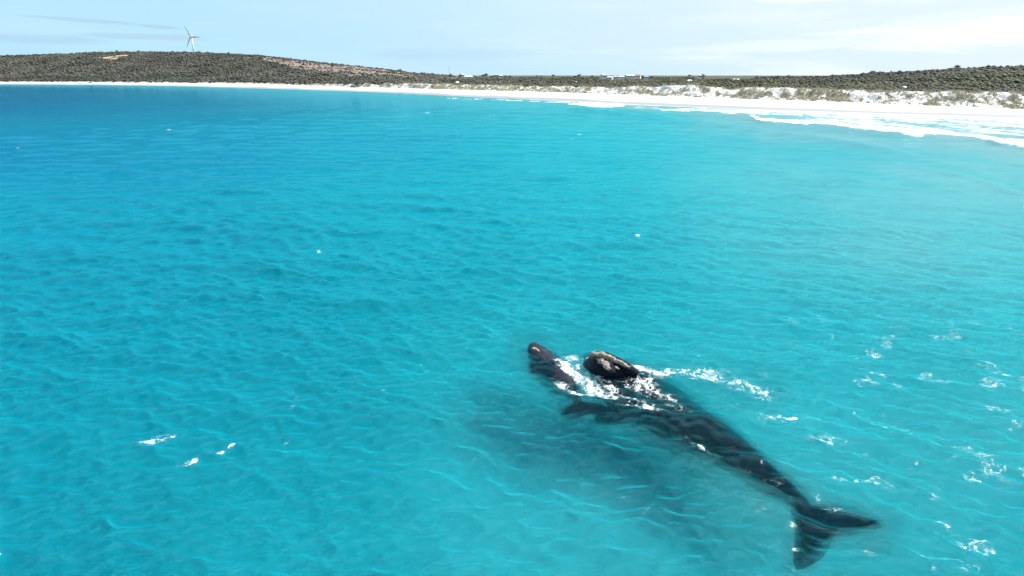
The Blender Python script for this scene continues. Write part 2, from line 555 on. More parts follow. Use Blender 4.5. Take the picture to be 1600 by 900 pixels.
def depth(x, y):
    px, py = topix(x, y, 0.0)
    lp = np.log(np.maximum(py - 112, 4))
    num = 0; den = 0
    for sx, sy, sd in snd:
        d2 = ((px - sx) / 260) ** 2 + ((lp - math.log(sy - 112)) / 0.45) ** 2
        wgt = 1 / (d2 + 0.22) ** 1.6
        num = num + wgt * sd; den = den + wgt
    d = num / den
    th = np.arctan2(x, y); r = np.hypot(x, y)
    dist = np.maximum(r_shore(th) - r, 0)
    slope = np.interp(th, [R(-30), R(-12), R(0), R(40)], [0.055, 0.05, 0.035, 0.022])
    d = d * (1 + 0.22 * (fbm(x / 22, y / 22, 77, 3) - 0.5) + 0.14 * (fbm(x / 130, y / 70, 71, 3) - 0.5))
    return np.minimum(d, 0.02 + dist * slope)


# ------------------------------------------------------------------ the sea surface
def radial_rows(n, r0, rmax):
    """rows evenly spaced in depression angle: level of detail falls off with distance"""
    a0, a1 = math.atan(CAM_H / r0), math.atan(CAM_H / rmax)
    return CAM_H / np.tan(np.linspace(a0, a1, n))


TH = np.concatenate([np.linspace(R(-95), R(-44), 60)[:-1], np.linspace(R(-44), R(44), 840), np.linspace(R(44), R(95), 60)[1:]])
rho = np.concatenate([np.linspace(2.5, 13, 30)[:-1], radial_rows(760, 13, 1600)])
T, RR = np.meshgrid(TH, rho)
rs = r_shore(T)
RR = np.minimum(RR, rs + 12)              # the sheet ends just inside the beach
X, Y = RR * np.sin(T), RR * np.cos(T)
PX, PY = topix(X, Y, 0.0)
dist_sh = rs - RR
dr = np.gradient(rho)[:, None] * np.ones_like(X) + 1e-6
Z = np.zeros_like(X)
DX = np.zeros_like(X); DY = np.zeros_like(X)
wr = np.random.default_rng(5)
for k in range(64):
    lam = 0.55 * (16.0 / 0.55) ** (k / 63.0)
    ang = R(-98) + wr.normal(0, 0.42) + (0.5 if lam < 3 else 0.0) * wr.normal(0, 0.8)
    kx, ky = math.cos(ang) * 2 * math.pi / lam, math.sin(ang) * 2 * math.pi / lam
    amp = 0.0110 * lam ** 0.34 * wr.uniform(0.5, 1.4)
    # groups: each train comes and goes over the surface
    env = 0.35 + 1.3 * vnoise(X / (lam * 3.5) + 31 * k, Y / (lam * 2.5) - 13 * k, 400 + k)
    fade = np.clip(lam / (3.0 * dr) - 0.4, 0, 1)
    ph = kx * X + ky * Y + wr.uniform(0, 6.28) + 1.3 * vnoise(X / lam / 4, Y / lam / 4, 900 + k) * 3
    a = amp * env * fade
    Z += a * np.sin(ph)
    DX += a * math.cos(ang) * np.cos(ph) * 0.8
    DY += a * math.sin(ang) * np.cos(ph) * 0.8
damp = np.clip(dist_sh / 60, 0.0, 1)
Z *= damp * 0.95 + 0.0
Z = Z + 0.0

# ---- foam
foam = np.zeros_like(X)


def band(xs, front, back, amp, soft_f, soft_b, seed, wob=2.0):
    """foam between two shore-parallel lines (front = seaward)"""
    wv_ = (fbm(X / 6, Y / 16, seed, 4) - 0.5) * wob + (fbm(X / 1.2, Y / 4, seed + 50, 4) - 0.5) * wob * 0.7
    f = np.interp(PX, xs, front) + wv_
    bk = np.interp(PX, xs, back) + wv_ * 0.7
    m = sstep(0, soft_f, f - PY) * sstep(0, soft_b, PY - bk + soft_b * 0.5)
    ends = sstep(xs[0] - 2, xs[0] + 18, PX) * (sstep(xs[-1] + 2, xs[-1] - 18, PX) if xs[-1] < 1600 else 1)
    return amp * m * ends * (0.74 + 0.5 * fbm(X / 1.6, Y / 5, seed + 80, 4))


bandA_x = [1165, 1190, 1250, 1300, 1360, 1420, 1480, 1540, 1565, 1600, 1800]
bandA_f = [180, 193, 197, 200.5, 208, 213, 217, 222, 230, 234, 262]
bandA_b = [177, 185, 188, 191, 196.5, 201, 206, 211, 217, 222, 248]
bands = [
    (bandA_x, bandA_f, bandA_b, 1.12, 2.6, 4, 101, 5.0),
    ([1025, 1060, 1110, 1160, 1210], [172, 173.5, 174.5, 176, 177], [170, 170.5, 171, 171.5, 174], 1.05, 0.8, 2, 102, 2.5),
    ([880, 920, 950, 985], [163, 166.5, 167.5, 165], [161, 161, 161.5, 163], 1.1, 0.8, 2, 103, 2.5),
    ([725, 780, 830, 900, 980, 1060], [149.2, 150.8, 152.8, 157.0, 161.2, 165.5], [147.8, 148.8, 150.5, 154.2, 158.8, 164.0], 1.05, 0.5, 1, 104, 1.2),
    ([690, 760, 860, 960], [154.0, 156.0, 160.0, 163.0], [152.8, 154.8, 158.6, 161.6], 0.72, 0.5, 0.8, 105, 1.5),
    ([1120, 1250, 1400, 1500, 1600, 1800], [174.5, 181, 187, 192, 199, 215], [173.0, 179, 184.8, 189, 195.5, 211], 0.92, 0.8, 3, 106, 5.0),
    ([1050, 1200, 1400, 1600, 1800], [171, 175.5, 182.5, 189.5, 197], [169.2, 173.6, 180.4, 187.0, 194], 0.85, 0.6, 1.5, 107, 2.0),
]
for bd in bands:
    foam = np.maximum(foam, band(*bd))
# swash line all along the shore
sw = sstep(16, 2, dist_sh + 10 * (fbm(X / 18, Y / 18, 55, 3) - 0.5)) * np.interp(PX, [0, 400, 700, 900], [0.0, 0.2, 0.4, 0.62])
foam = np.maximum(foam, sw)
# milky wash between the breaker and the sand
inner = sstep(0, 8, np.interp(PX, bandA_x, bandA_f) - PY) * sstep(1180, 1300, PX)
foam = np.maximum(foam, inner * (-0.26 + 1.45 * fbm(X / 2.5, Y / 12, 61, 5)))
inner2 = sstep(0, 6, np.interp(PX, [860, 1000, 1200, 1300], [166, 174, 184, 190]) - PY) * sstep(820, 1050, PX) * (dist_sh > 0)
foam = np.maximum(foam, inner2 * (-0.35 + 1.3 * fbm(X / 5, Y / 20, 62, 4)))
milk = np.maximum(inner * (0.55 + 0.6 * fbm(X / 6, Y / 16, 68, 4)), inner2 * 0.6)
sea_side = np.interp(PX, bandA_x, bandA_f) - PY
milk = np.maximum(milk, 0.60 * sstep(-55, 0, sea_side) * sstep(1000, 1200, PX) * (0.4 + 1.2 * fbm(X / 12, Y / 30, 66, 4)))
milk = np.maximum(milk, 0.40 * sstep(26, 4, dist_sh) * sstep(500, 760, PX))
milk = np.maximum(milk, 0.26 * sstep(900, 1500, PX) * sstep(520, 260, PY) * (0.3 + 1.4 * fbm(X / 8, Y / 24, 67, 4)))
milk = np.clip(milk, 0, 1)
# water churned up round the two animals
rough = np.zeros_like(X)
for (ax, ay, bx, by, wd) in ((905, 560, 1240, 800, 34), (830, 545, 915, 650, 26), (1235, 800, 1370, 830, 30), (1000, 590, 1200, 612, 26)):
    L2 = (bx - ax) ** 2 + (by - ay) ** 2
    tt = np.clip(((PX - ax) * (bx - ax) + (PY - ay) * (by - ay)) / L2, 0, 1)
    dd = np.hypot(PX - ax - tt * (bx - ax), PY - ay - tt * (by - ay))
    rough = np.maximum(rough, np.where(PY > 400, sstep(wd * 1.9, wd * 0.9, dd), 0))
# water colour thinned over the animals and along their cast shadow, so both show
clear = np.zeros_like(X)
for (ax, ay, bx, by, wd) in ((950, 605, 1235, 782, 34), (838, 552, 905, 640, 20), (1245, 805, 1360, 828, 24), (1250, 815, 1250, 870, 24), (890, 640, 980, 650, 16)):
    L2 = (bx - ax) ** 2 + (by - ay) ** 2
    tt = np.clip(((PX - ax) * (bx - ax) + (PY - ay) * (by - ay)) / L2, 0, 1)
    dd = np.hypot(PX - ax - tt * (bx - ax), PY - ay - tt * (by - ay))
    clear = np.maximum(clear, np.where(PY > 400, sstep(wd * 1.9, wd * 0.9, dd), 0))
ax, ay, bx, by = 770, 650, 1170, 830  # hand-set strip of thinner water colour where the whale's shadow falls
tt = np.clip(((PX - ax) * (bx - ax) + (PY - ay) * (by - ay)) / ((bx - ax) ** 2 + (by - ay) ** 2), 0, 1)
dd = np.hypot(PX - ax - tt * (bx - ax), PY - ay - tt * (by - ay))
clear = np.maximum(clear, np.where(PY > 400, 0.70 * sstep(95, 20, dd), 0))
# wave crests: rolling breaker geometry where the main foam front runs, plus unbroken swells seaward
fr = np.interp(PX, bandA_x, bandA_f)
Z += 0.65 * np.exp(-((PY - fr + 2.2) / 2.6) ** 2) * sstep(1150, 1210, PX)
fr2 = np.interp(PX, [860, 950, 1050, 1150, 1300, 1450, 1600], [167, 176, 188, 200, 222, 250, 285])
Z += 0.55 * np.exp(-((PY - fr2 + 2) / 3.2) ** 2) * sstep(850, 930, PX) * sstep(1500, 1350, PX)
fr3 = np.interp(PX, [1080, 1200, 1350, 1500, 1650], [203, 220, 243, 275, 320])
Z += 0.22 * np.exp(-((PY - fr3) / 4) ** 2) * sstep(1060, 1150, PX)

# ---- white water round the whales, small whitecaps, foam specks painted for sun glints  (centre px, py, half-length, half-height, tilt deg, strength)
spots = [
    # calf wake
    (873, 566, 12, 5, 25, 0.85), (886, 577, 14, 7, 35, 1.0), (898, 588, 15, 8, 20, 0.95), (880, 590, 9, 4, 10, 0.85), (915, 590, 16, 8, 15, 0.78),
    (905, 575, 12, 5, 0, 0.55), (925, 601, 14, 8, 25, 0.78), (935, 610, 16, 8, 20, 0.70), (950, 618, 18, 7, 15, 0.62), (915, 617, 22, 5, 5, 0.55),
    (890, 612, 12, 5, 30, 0.5), (955, 603, 14, 7, 30, 0.55), (893, 562, 14, 4, 15, 0.5), (935, 590, 10, 5, 20, 0.7), (880, 600, 14, 7, 35, 0.45),
    # mother head wake
    (918, 568, 5, 8, 0, 1.0), (947, 579, 9, 3, 25, 0.9), (985, 578, 8, 5, 10, 0.9), (1003, 582, 17, 6, 6, 1.05), (1026, 588, 15, 5, 8, 0.95), (1012, 594, 14, 3, 5, 0.6),
    (1045, 584, 20, 6, 2, 0.55), (1075, 588, 28, 6, 4, 0.55), (1110, 592, 30, 7, 8, 0.52), (1150, 602, 34, 8, 12, 0.56), (1185, 612, 28, 7, 10, 0.52), (1105, 582, 32, 4, 3, 0.42),
    (1195, 622, 26, 3, 5, 0.42), (1215, 655, 30, 6, 5, 0.42), (1290, 690, 36, 8, 5, 0.3),
    # over the back: foam lace, partly painted in for ripple glints
    (1000, 600, 26, 8, 20, 0.5), (985, 622, 22, 5, 20, 0.52), (1010, 640, 26, 6, 15, 0.42), (985, 636, 20, 3, 5, 0.42), (1060, 640, 20, 5, 20, 0.36), (1035, 615, 25, 5, 30, 0.4),
    (1095, 700, 30, 4, 30, 0.10), (1190, 725, 4, 8, 0, 0.20), (1236, 815, 12, 10, 0, 0.12), (1240, 865, 10, 6, 0, 0.10),
    # whitecaps; at the lower right, foam spots painted in for sun glints
    (303, 716, 5, 4, -35, 0.95), (290, 722, 14, 3, -15, 0.5), (362, 697, 15, 3, -20, 0.62), (344, 706, 10, 3, -20, 0.45), (240, 688, 34, 6, -8, 0.10), (262, 680, 26, 5, -8, 0.06),
    (458, 637, 6, 3, -40, 0.65), (463, 624, 6, 3, -35, 0.75), (448, 690, 6, 3, -10, 0.6), (392, 713, 5, 2, 0, 0.55), (322, 764, 5, 2, 0, 0.6), (470, 665, 4, 2, 0, 0.5),
    (996, 368, 5, 3.5, 0, 0.95), (498, 391, 4, 2.5, 0, 0.85), (837, 398, 3, 2, 0, 0.8), (838, 430, 4, 2, 0, 0.7), (598, 610, 4, 2, 0, 0.5), (905, 210, 6, 1.5, 0, 0.9),
    (78, 262, 5, 1.5, 0, 0.85), (28, 231, 5, 1.2, 0, 0.8), (264, 203, 8, 1.3, 0, 0.85), (190, 158, 6, 1.0, 0, 0.9), (668, 176, 9, 1.2, 0, 0.75), (893, 218, 5, 1.3, 0, 0.7),
    (1243, 541, 6, 3, 0, 0.7), (1300, 526, 6, 3, 0, 0.6), (1338, 563, 6, 3, 0, 0.65), (1385, 642, 8, 4, 0, 0.65), (1520, 570, 8, 4, 0, 0.6), (1545, 575, 8, 3, 0, 0.6),
    (1340, 643, 7, 4, 0, 0.65), (1480, 718, 12, 5, -10, 0.65), (1425, 725, 10, 4, -20, 0.55), (1355, 707, 7, 3, 0, 0.5), (1585, 665, 10, 6, 0, 0.6), (1570, 760, 10, 6, 0, 0.6),
    (1420, 850, 18, 8, -25, 0.7), (1448, 868, 14, 7, 0, 0.72), (1475, 872, 16, 6, 5, 0.62), (1450, 892, 14, 6, 0, 0.72), (1405, 835, 10, 6, 0, 0.5), (1515, 885, 22, 5, 20, 0.55),
    (1495, 842, 10, 4, 0, 0.5), (1580, 560, 8, 3, 0, 0.5), (1065, 525, 6, 2, 0, 0.4), (1008, 797, 5, 4, 0, 0.55), (1103, 747, 8, 4, 0, 0.5), (972, 773, 5, 3, 0, 0.55), (1240, 655, 12, 3, 0, 0.45),
]
for i, (cx, cy, a_, c_, tl_, am) in enumerate(spots):
    if cy < 300:
        a_, c_ = a_ * 0.6, c_ * 0.55
    if (cy > 500 and i > 44 and (a_ < 12 or cx > 1240)):
        a_, c_ = a_ * 1.3, c_ * 1.0
    c, s = math.cos(R(tl_)), math.sin(R(tl_))
    sel = (np.abs(PX - cx) < a_ * 2.4) & (np.abs(PY - cy) < a_ * 1.5 + c_ * 2.4)
    u = (PX[sel] - cx) * c + (PY[sel] - cy) * s
    v = -(PX[sel] - cx) * s + (PY[sel] - cy) * c
    shp = 0.55 if a_ >= 12 and c_ >= 4 and 540 < cy < 680 else 1.1
    g = np.exp(-shp * ((u / a_) ** 2 + (v / c_) ** 2))
    small = (cy > 500 and i > 44 and (a_ < 12 or cx > 1240))
    am = (0.40 + 0.42 * am) if cy > 500 else 0.70
    if small: am = 0.37 + 0.10 * (am - 0.4)
    if 1040 < cx < 1230 and cy < 670:
        am -= 0.135
        a_ = a_ * 1.15
    if cy > 500:
        nz = fbm(X[sel] * 5.5, Y[sel] * 3.2, 700 + i, 3)
        g = g * (0.30 + 0.78 * sstep(0.40, 0.62, nz)) if small else g * (0.72 + 0.5 * sstep(0.35, 0.65, nz))
    foam[sel] = np.maximum(foam[sel], am * g * 1.02)
    Z[sel] += 0.05 * am * g * (c_ > 4)
# faint random foam flecks painted in for sun glints, commoner towards the lower right
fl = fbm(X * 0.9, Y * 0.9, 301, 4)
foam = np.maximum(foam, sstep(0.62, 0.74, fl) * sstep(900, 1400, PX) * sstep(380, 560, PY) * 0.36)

co = np.stack([X + DX * damp, Y + DY * damp, Z], -1).reshape(-1, 3)
nr, nc = X.shape
faces = grid_faces(nr, nc)
# floor and sides: closes the body of water
bz = -40.0
nb = len(co)
rim = np.concatenate([np.arange(nc), np.arange(1, nr) * nc + nc - 1, (nr - 1) * nc + np.arange(nc - 2, -1, -1), np.arange(nr - 2, 0, -1) * nc])
low = co[rim].copy(); low[:, 2] = bz
m_ = len(rim)
jj = np.arange(m_)
side = np.stack([rim[jj], nb + jj, nb + (jj + 1) % m_, rim[(jj + 1) % m_]], -1)
cen = np.array([[0.0, 250.0, bz]])
me_f = [tuple(f) for f in []]
verts = np.concatenate([co, low, cen])
bot = np.stack([nb + (jj + 1) % m_, nb + jj, np.full(m_, nb + m_), np.full(m_, nb + m_)], -1)
# bottom as triangles: build with from_pydata-like arrays (quads for all but the bottom)
me = bpy.data.meshes.new('sea')
quads = np.concatenate([faces[:, ::1], side])
tris = bot[:, :3]
me.vertices.add(len(verts)); me.vertices.foreach_set('co', verts.astype(np.float32).ravel())
nl = quads.size + tris.size
me.loops.add(nl); me.loops.foreach_set('vertex_index', np.concatenate([quads.ravel(), tris.ravel()]).astype(np.int32))
me.polygons.add(len(quads) + len(tris))
me.polygons.foreach_set('loop_start', np.concatenate([np.arange(0, quads.size, 4), quads.size + np.arange(0, tris.size, 3)]).astype(np.int32))
me.polygons.foreach_set('loop_total', np.concatenate([np.full(len(quads), 4), np.full(len(tris), 3)]).astype(np.int32))
me.polygons.foreach_set('use_smooth', np.concatenate([np.full(len(faces), True), np.full(len(side) + len(tris), False)]))
me.update(calc_edges=True)
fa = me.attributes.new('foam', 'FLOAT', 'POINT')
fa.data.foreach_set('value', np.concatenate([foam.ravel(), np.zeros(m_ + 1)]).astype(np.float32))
for an_, av_ in (('milk', milk), ('rough', rough), ('clear', clear)):
    fa = me.attributes.new(an_, 'FLOAT', 'POINT')
    fa.data.foreach_set('value', np.concatenate([av_.ravel(), np.zeros(m_ + 1)]).astype(np.float32))
fa = me.attributes.new('depth', 'FLOAT', 'POINT')
fa.data.foreach_set('value', np.concatenate([depth(X, Y).ravel(), np.zeros(m_ + 1)]).astype(np.float32))
me.materials.append(m_water)
sea = bpy.data.objects.new('sea', me)
S.collection.objects.link(sea)
tag(sea, kind='structure')
up = me.polygons[1000].normal.z
if up < 0:
    me.flip_normals()

# ------------------------------------------------------------------ seabed, beach, dunes, land
THL = np.concatenate([np.linspace(R(-95), R(-42), 40)[:-1], np.linspace(R(-42), R(42), 900), np.linspace(R(42), R(95), 40)[1:]])


def strip(name, ts, rfun, zfun, mat, attrfun=None, th=THL, kind='structure'):
    T_, t_ = np.meshgrid(th, ts)
    r_ = rfun(T_, t_)
    x_, y_ = r_ * np.sin(T_), r_ * np.cos(T_)
    z_ = zfun(T_, r_)
    at = attrfun(T_, r_, x_, y_, z_, t_) if attrfun else None
    o = mesh_from(name, np.stack([x_, y_, z_], -1).reshape(-1, 3), grid_faces(*x_.shape)[:, ::1], mat, True, at)
    if o.data.polygons[len(o.data.polygons) // 2].normal.z < 0:
        o.data.flip_normals()
    tag(o, kind=kind)
    return o


THS = np.linspace(R(-95), R(95), 420)
t_sb = 1 - (1 - np.linspace(0, 1, 300)) ** 1.0
strip('seabed', t_sb, lambda T_, t_: (1 / ((1 - t_) * (1 / 2.0) ** 0.5 + t_ * (1 / r_shore(T_)) ** 0.5)) ** 2,
      lambda T_, r_: -depth(r_ * np.sin(T_), r_ * np.cos(T_)) * (r_ < r_shore(T_) - 0.01), m_seabed, th=THS)


def beach_attr(T_, r_, x_, y_, z_, t_):
    wetw = 0.30 + 0.25 * (fbm(x_ / 30, y_ / 30, 3, 3) - 0.5)
    return {'wet': (sstep(wetw + 0.08, wetw - 0.08, t_)).ravel() * 0.8}


strip('beach', np.linspace(0, 1, 24), lambda T_, t_: r_shore(T_) + t_ * beach_w(np.clip(az_to_px(T_), -400, 2200)), land_z, m_beach, beach_attr)

SAND = np.array([0.64, 0.625, 0.59]); GRASS = np.array([0.46, 0.40, 0.26]); SCRUB = np.array([0.060, 0.062, 0.030])
GREYV = np.array([0.085, 0.078, 0.07]); PINK = np.array([0.24, 0.19, 0.158]); ORANGE = np.array([0.52, 0.39, 0.28])


def mixa(a, c, m):
    return a * (1 - m[..., None]) + c * m[..., None]


def in_poly(px, py, poly):
    ins = np.zeros(px.shape, bool)
    n = len(poly)
    for i in range(n):
        x1, y1 = poly[i]; x2, y2 = poly[(i + 1) % n]
        c = ((y1 > py) != (y2 > py)) & (px < (x2 - x1) * (py - y1) / (y2 - y1 + 1e-9) + x1)
        ins ^= c
    return ins


POLY_PINK = [(405, 90), (440, 93), (500, 97), (560, 103), (620, 108), (660, 115), (668, 121), (600, 121.5), (540, 118), (500, 113), (465, 106), (430, 99)]
POLY_PINK2 = [(690, 119), (720, 120), (725, 124), (692, 123)]
POLY_OR1 = [(152, 91), (172, 88), (190, 85.5), (203, 85), (200, 88), (188, 90), (182, 93.5), (165, 92.5)]
# small bare sand blowouts inland
BARE = [(1150, 124, 9, 1.2), (1078, 126, 5, 2.0), (1042, 133.5, 2.0, 1.2), (1315, 136, 3, 1.2), (1344, 142.5, 4, 1.0), (1383, 142, 5, 1.2), (1414, 136, 6, 2.0),
        (1414, 147, 4, 1.0), (715, 128.5, 3, 2.0), (755, 127.5, 3, 1.2), (900, 128, 3, 0.8), (1196, 131, 3, 1.0), (1250, 133, 3, 0.8), (1172, 126, 3, 1.2), (890, 134, 3, 1.5)]


def cover(x_, y_, z_, T_, r_):
    px, py = topix(x_, y_, z_)
    px0, rs_, rt, rd, rc, zt, zd, zc = land_profile(T_)
    base = np.broadcast_to(SCRUB * 0.80, x_.shape + (3,)).copy()
    g = fbm(x_ / 60, y_ / 120, 41, 4)
    base = mixa(base, GREYV, sstep(0.42, 0.62, g) * np.interp(px, [0, 700, 1000], [0.9, 0.6, 0.1]))
    pk = in_poly(px + 18 * (fbm(x_ / 40, y_ / 40, 43, 3) - 0.5), py + 4 * (fbm(x_ / 30, y_ / 60, 44, 3) - 0.5), POLY_PINK) | in_poly(px, py, POLY_PINK2)
    base = mixa(base, PINK, pk.astype(float) * (0.75 + 0.25 * (fbm(x_ / 9, y_ / 9, 45, 3) > 0.45)))
    orr = in_poly(px, py + 1.5 * (fbm(x_ / 12, y_ / 12, 46, 3) - 0.5), POLY_OR1)
    base = mixa(base, ORANGE, orr.astype(float) * sstep(0.3, 0.5, fbm(x_ / 15, y_ / 30, 48, 3)) * 0.9)
    bare = np.zeros(x_.shape)
    for (bx, by, ba, bc) in BARE:
        bare = np.maximum(bare, np.exp(-((px - bx) / ba) ** 2 - ((py - by) / bc) ** 2))
    base = mixa(base, SAND, sstep(0.35, 0.55, bare + 0.3 * (fbm(x_ / 4, y_ / 4, 51, 3) - 0.5)))
    return base, px, py, pk, orr, bare


def dune_cover(x_, y_, T_, t_, px):
    gr = 0.68 * fbm(x_ / 2.4, y_ / 5, 61, 5) + 0.32 * fbm(x_ / 14, y_ / 14, 65, 3)
    amt = np.interp(px, [0, 500, 700, 900, 1050, 1130, 1300, 1450, 1600], [0.75, 0.5, 0.55, 0.55, 0.30, 0.45, 0.5, 0.35, 0.5])
    grass = sstep(0.63 - 0.3 * amt, 0.70 - 0.3 * amt, gr)
    return grass, gr


def dune_attr(T_, r_, x_, y_, z_, t_):
    px, py = topix(x_, y_, z_)
    grass, gr = dune_cover(x_, y_, T_, t_, px)
    c = mixa(np.broadcast_to(SAND, x_.shape + (3,)).copy(), GRASS, grass * 0.8)
    edge = sstep(0.74, 0.92, t_ + 0.35 * (fbm(x_ / 9, y_ / 9, 63, 3) - 0.5))
    c = mixa(c, SCRUB * 1.3, edge * sstep(0.35, 0.5, fbm(x_ / 7, y_ / 7, 64, 3)))
    return {'cover': c.reshape(-1, 3)}


def prof(i):
    return lambda T_: land_profile(T_)[i]


strip('sand_dunes', np.linspace(0, 1, 40), lambda T_, t_: land_profile(T_)[2] * (1 - t_) + land_profile(T_)[3] * t_, land_z, m_land, dune_attr)


def land_attr(T_, r_, x_, y_, z_, t_):
    return {'cover': cover(x_, y_, z_, T_, r_)[0].reshape(-1, 3)}


strip('hills', np.linspace(0, 1, 150), lambda T_, t_: land_profile(T_)[3] * (1 - t_) + (land_profile(T_)[4] + 60) * t_, land_z, m_land, land_attr)
strip('distant_land', np.linspace(0, 1, 40) ** 1.6, lambda T_, t_: (land_profile(T_)[4] + 60) * (1 - t_) + 9000 * t_, land_z, m_land,
      lambda T_, r_, x_, y_, z_, t_: {'cover': np.broadcast_to(SCRUB * 1.1, x_.shape + (3,)).reshape(-1, 3)})


# ------------------------------------------------------------------ scrub: uncountable bushes, joined
def ico(sub):
    bm = bmesh.new()
    bmesh.ops.create_icosphere(bm, subdivisions=sub, radius=1.0)
    v = np.array([tuple(p.co) for p in bm.verts]); f = np.array([[p.index for p in q_.verts] for q_ in bm.faces])
    bm.free()
    return v, f


ICO1, ICO2 = ico(1), ico(2)


def scatter(name, px_, frac, N_, ic, size, cols, seed):
    """bushes on the hills; px_ column range, frac range between dune crest (0) and skyline (1)"""
    g = np.random.default_rng(seed)
    px = g.uniform(px_[0], px_[1], N_)
    th = np.arctan((px - 800) / F_H)
    pr = land_profile(th)
    t_ = g.uniform(frac[0], frac[1], N_)
    r_ = pr[3] + t_ * (pr[4] - pr[3])
    z_ = land_z(th, r_)
    x_, y_ = r_ * np.sin(th), r_ * np.cos(th)
    base, ppx, ppy, pk, orr, bare = cover(x_, y_, z_, th, r_)
    keep = (bare < 0.30) & ~(orr & (g.random(N_) < 0.96)) & ~(pk & (g.random(N_) < 0.80))
    x_, y_, z_, r_, ppx = x_[keep], y_[keep], z_[keep], r_[keep], ppx[keep]
    n = len(x_)
    V, F = ic
    k = len(V)
    sc = g.uniform(*size, n) * (0.7 + 0.6 * g.random(n) ** 2)
    sc *= np.interp(r_, [250, 500, 900, 2000], [0.8, 1.0, 1.15, 1.5])
    sc *= 0.62 + 0.85 * fbm(x_ / 14, y_ / 30, 95, 3)
    jit = 1 + 0.34 * (g.random((n, k)) - 0.5) * 2
    rot = g.uniform(0, 6.28, n)
    c, s = np.cos(rot)[:, None], np.sin(rot)[:, None]
    fl = g.uniform(0.4, 0.8, n)[:, None]
    vx = (V[None, :, 0] * c - V[None, :, 1] * s) * jit
    vy = (V[None, :, 0] * s + V[None, :, 1] * c) * jit
    vz = V[None, :, 2] * jit * fl
    P_ = np.stack([x_[:, None] + vx * sc[:, None], y_[:, None] + vy * sc[:, None], z_[:, None] + (vz + 0.25) * sc[:, None]], -1).reshape(-1, 3)
    Fa = (F[None] + (np.arange(n) * k)[:, None, None]).reshape(-1, 3)
    big = fbm(x_ / 45, y_ / 90, 91, 3)
    sel = np.clip((big - 0.5) * 2.2 + 0.5 + g.normal(0, 0.28, n), 0, 0.999) * len(cols)
    C = np.array(cols)[sel.astype(int)] * (0.88 + 0.24 * g.random((n, 1)))
    C = C * (np.array([0.50, 0.55, 0.44]) if px_[0] > 900 else 0.76) * (0.66 + 0.68 * sstep(0.35, 0.65, fbm(x_ / 22, y_ / 60, 93, 3)))[:, None]
    C = np.repeat(C, k, 0) * (0.92 + 0.16 * g.random((n * k, 1)))
    o = mesh_from(name, P_, Fa, m_scrub, True, {'cover': C})
    tag(o, kind='stuff')
    return o


OL = [(0.050, 0.056, 0.018), (0.060, 0.068, 0.022), (0.075, 0.074, 0.030), (0.085, 0.090, 0.028), (0.060, 0.066, 0.026), (0.105, 0.100, 0.040)]
GR = [(0.058, 0.062, 0.040), (0.072, 0.072, 0.052), (0.095, 0.088, 0.078), (0.090, 0.082, 0.076), (0.074, 0.075, 0.050), (0.070, 0.076, 0.042)]
DK = [(0.026, 0.030, 0.020), (0.03, 0.034, 0.022), (0.036, 0.038, 0.026)]
o = scatter('coastal_scrub', (1000, 1800), (0.0, 0.35), 16000, ICO1, (0.6, 1.25), OL, 1)
tag(o, 'dense olive green scrub covering the land behind the right hand dunes', 'scrub')
o = scatter('coastal_scrub', (950, 1800), (0.3, 0.80), 20000, ICO1, (0.75, 1.5), OL, 2)
tag(o, 'olive scrub rising inland below the dark ridge on the right', 'scrub')
o = scatter('ridge_woodland', (1180, 1800), (0.78, 1.04), 6500, ICO1, (0.9, 1.9), DK, 3)
tag(o, 'dark woodland along the crest of the right hand ridge', 'woodland')
o = scatter('coastal_scrub', (560, 1100), (0.0, 1.03), 22000, ICO1, (0.8, 1.6), OL + GR[:3], 4)
tag(o, 'low scrub on flat land behind the middle of the beach', 'scrub')
o = scatter('hillside_scrub', (-150, 700), (0.0, 1.02), 42000, ICO1, (1.0, 1.9), GR, 5)
tag(o, 'grey green scrub covering the long hill on the left', 'scrub')
o = scatter('foreshore_scrub', (-150, 620), (-0.01, 0.10), 3000, ICO1, (1.4, 2.2), [(0.03, 0.04, 0.02), (0.05, 0.055, 0.035), (0.06, 0.05, 0.04)], 6)
tag(o, 'dark scrub edge along the back of the far left beach', 'scrub')
o = scatter('hilltop_woodland', (-150, 720), (0.93, 1.03), 3200, ICO1, (1.5, 2.6), DK + GR[:1], 8)
tag(o, 'dark line of low trees along the crest of the left hill', 'woodland')

# dune grass tufts
g = np.random.default_rng(77)
N_ = 26000
px = g.uniform(420, 1750, N_)
th = np.arctan((px - 800) / F_H)
pr = land_profile(th)
t_ = g.uniform(0.02, 1.08, N_)
r_ = pr[2] * (1 - t_) + pr[3] * t_
z_ = land_z(th, r_)
x_, y_ = r_ * np.sin(th), r_ * np.cos(th)
gm, gr_ = dune_cover(x_, y_, th, t_, px)
kp = (gm + 0.06 > g.random(N_))
x_, y_, z_ = x_[kp], y_[kp], z_[kp]
n = len(x_)
BL = 5
V_ = []; F_ = []; C_ = []
base_i = np.arange(n) * BL * 3
col = np.array([(0.46, 0.41, 0.29), (0.52, 0.47, 0.35), (0.30, 0.29, 0.19), (0.56, 0.51, 0.40)])[g.integers(0, 4, n)]
for k in range(BL):
    a = g.uniform(0, 6.28, n); L = g.uniform(0.4, 0.95, n); ww = g.uniform(0.10, 0.22, n); ln = g.uniform(0.15, 0.6, n)
    ox, oy = g.normal(0, 0.22, n), g.normal(0, 0.22, n)
    V_.append(np.stack([x_ + ox - np.sin(a) * ww, y_ + oy + np.cos(a) * ww, z_ - 0.1], -1))
    V_.append(np.stack([x_ + ox + np.sin(a) * ww, y_ + oy - np.cos(a) * ww, z_ - 0.1], -1))
    V_.append(np.stack([x_ + ox + np.cos(a) * ln, y_ + oy + np.sin(a) * ln, z_ + L], -1))
    C_ += [col, col, col * 1.15]
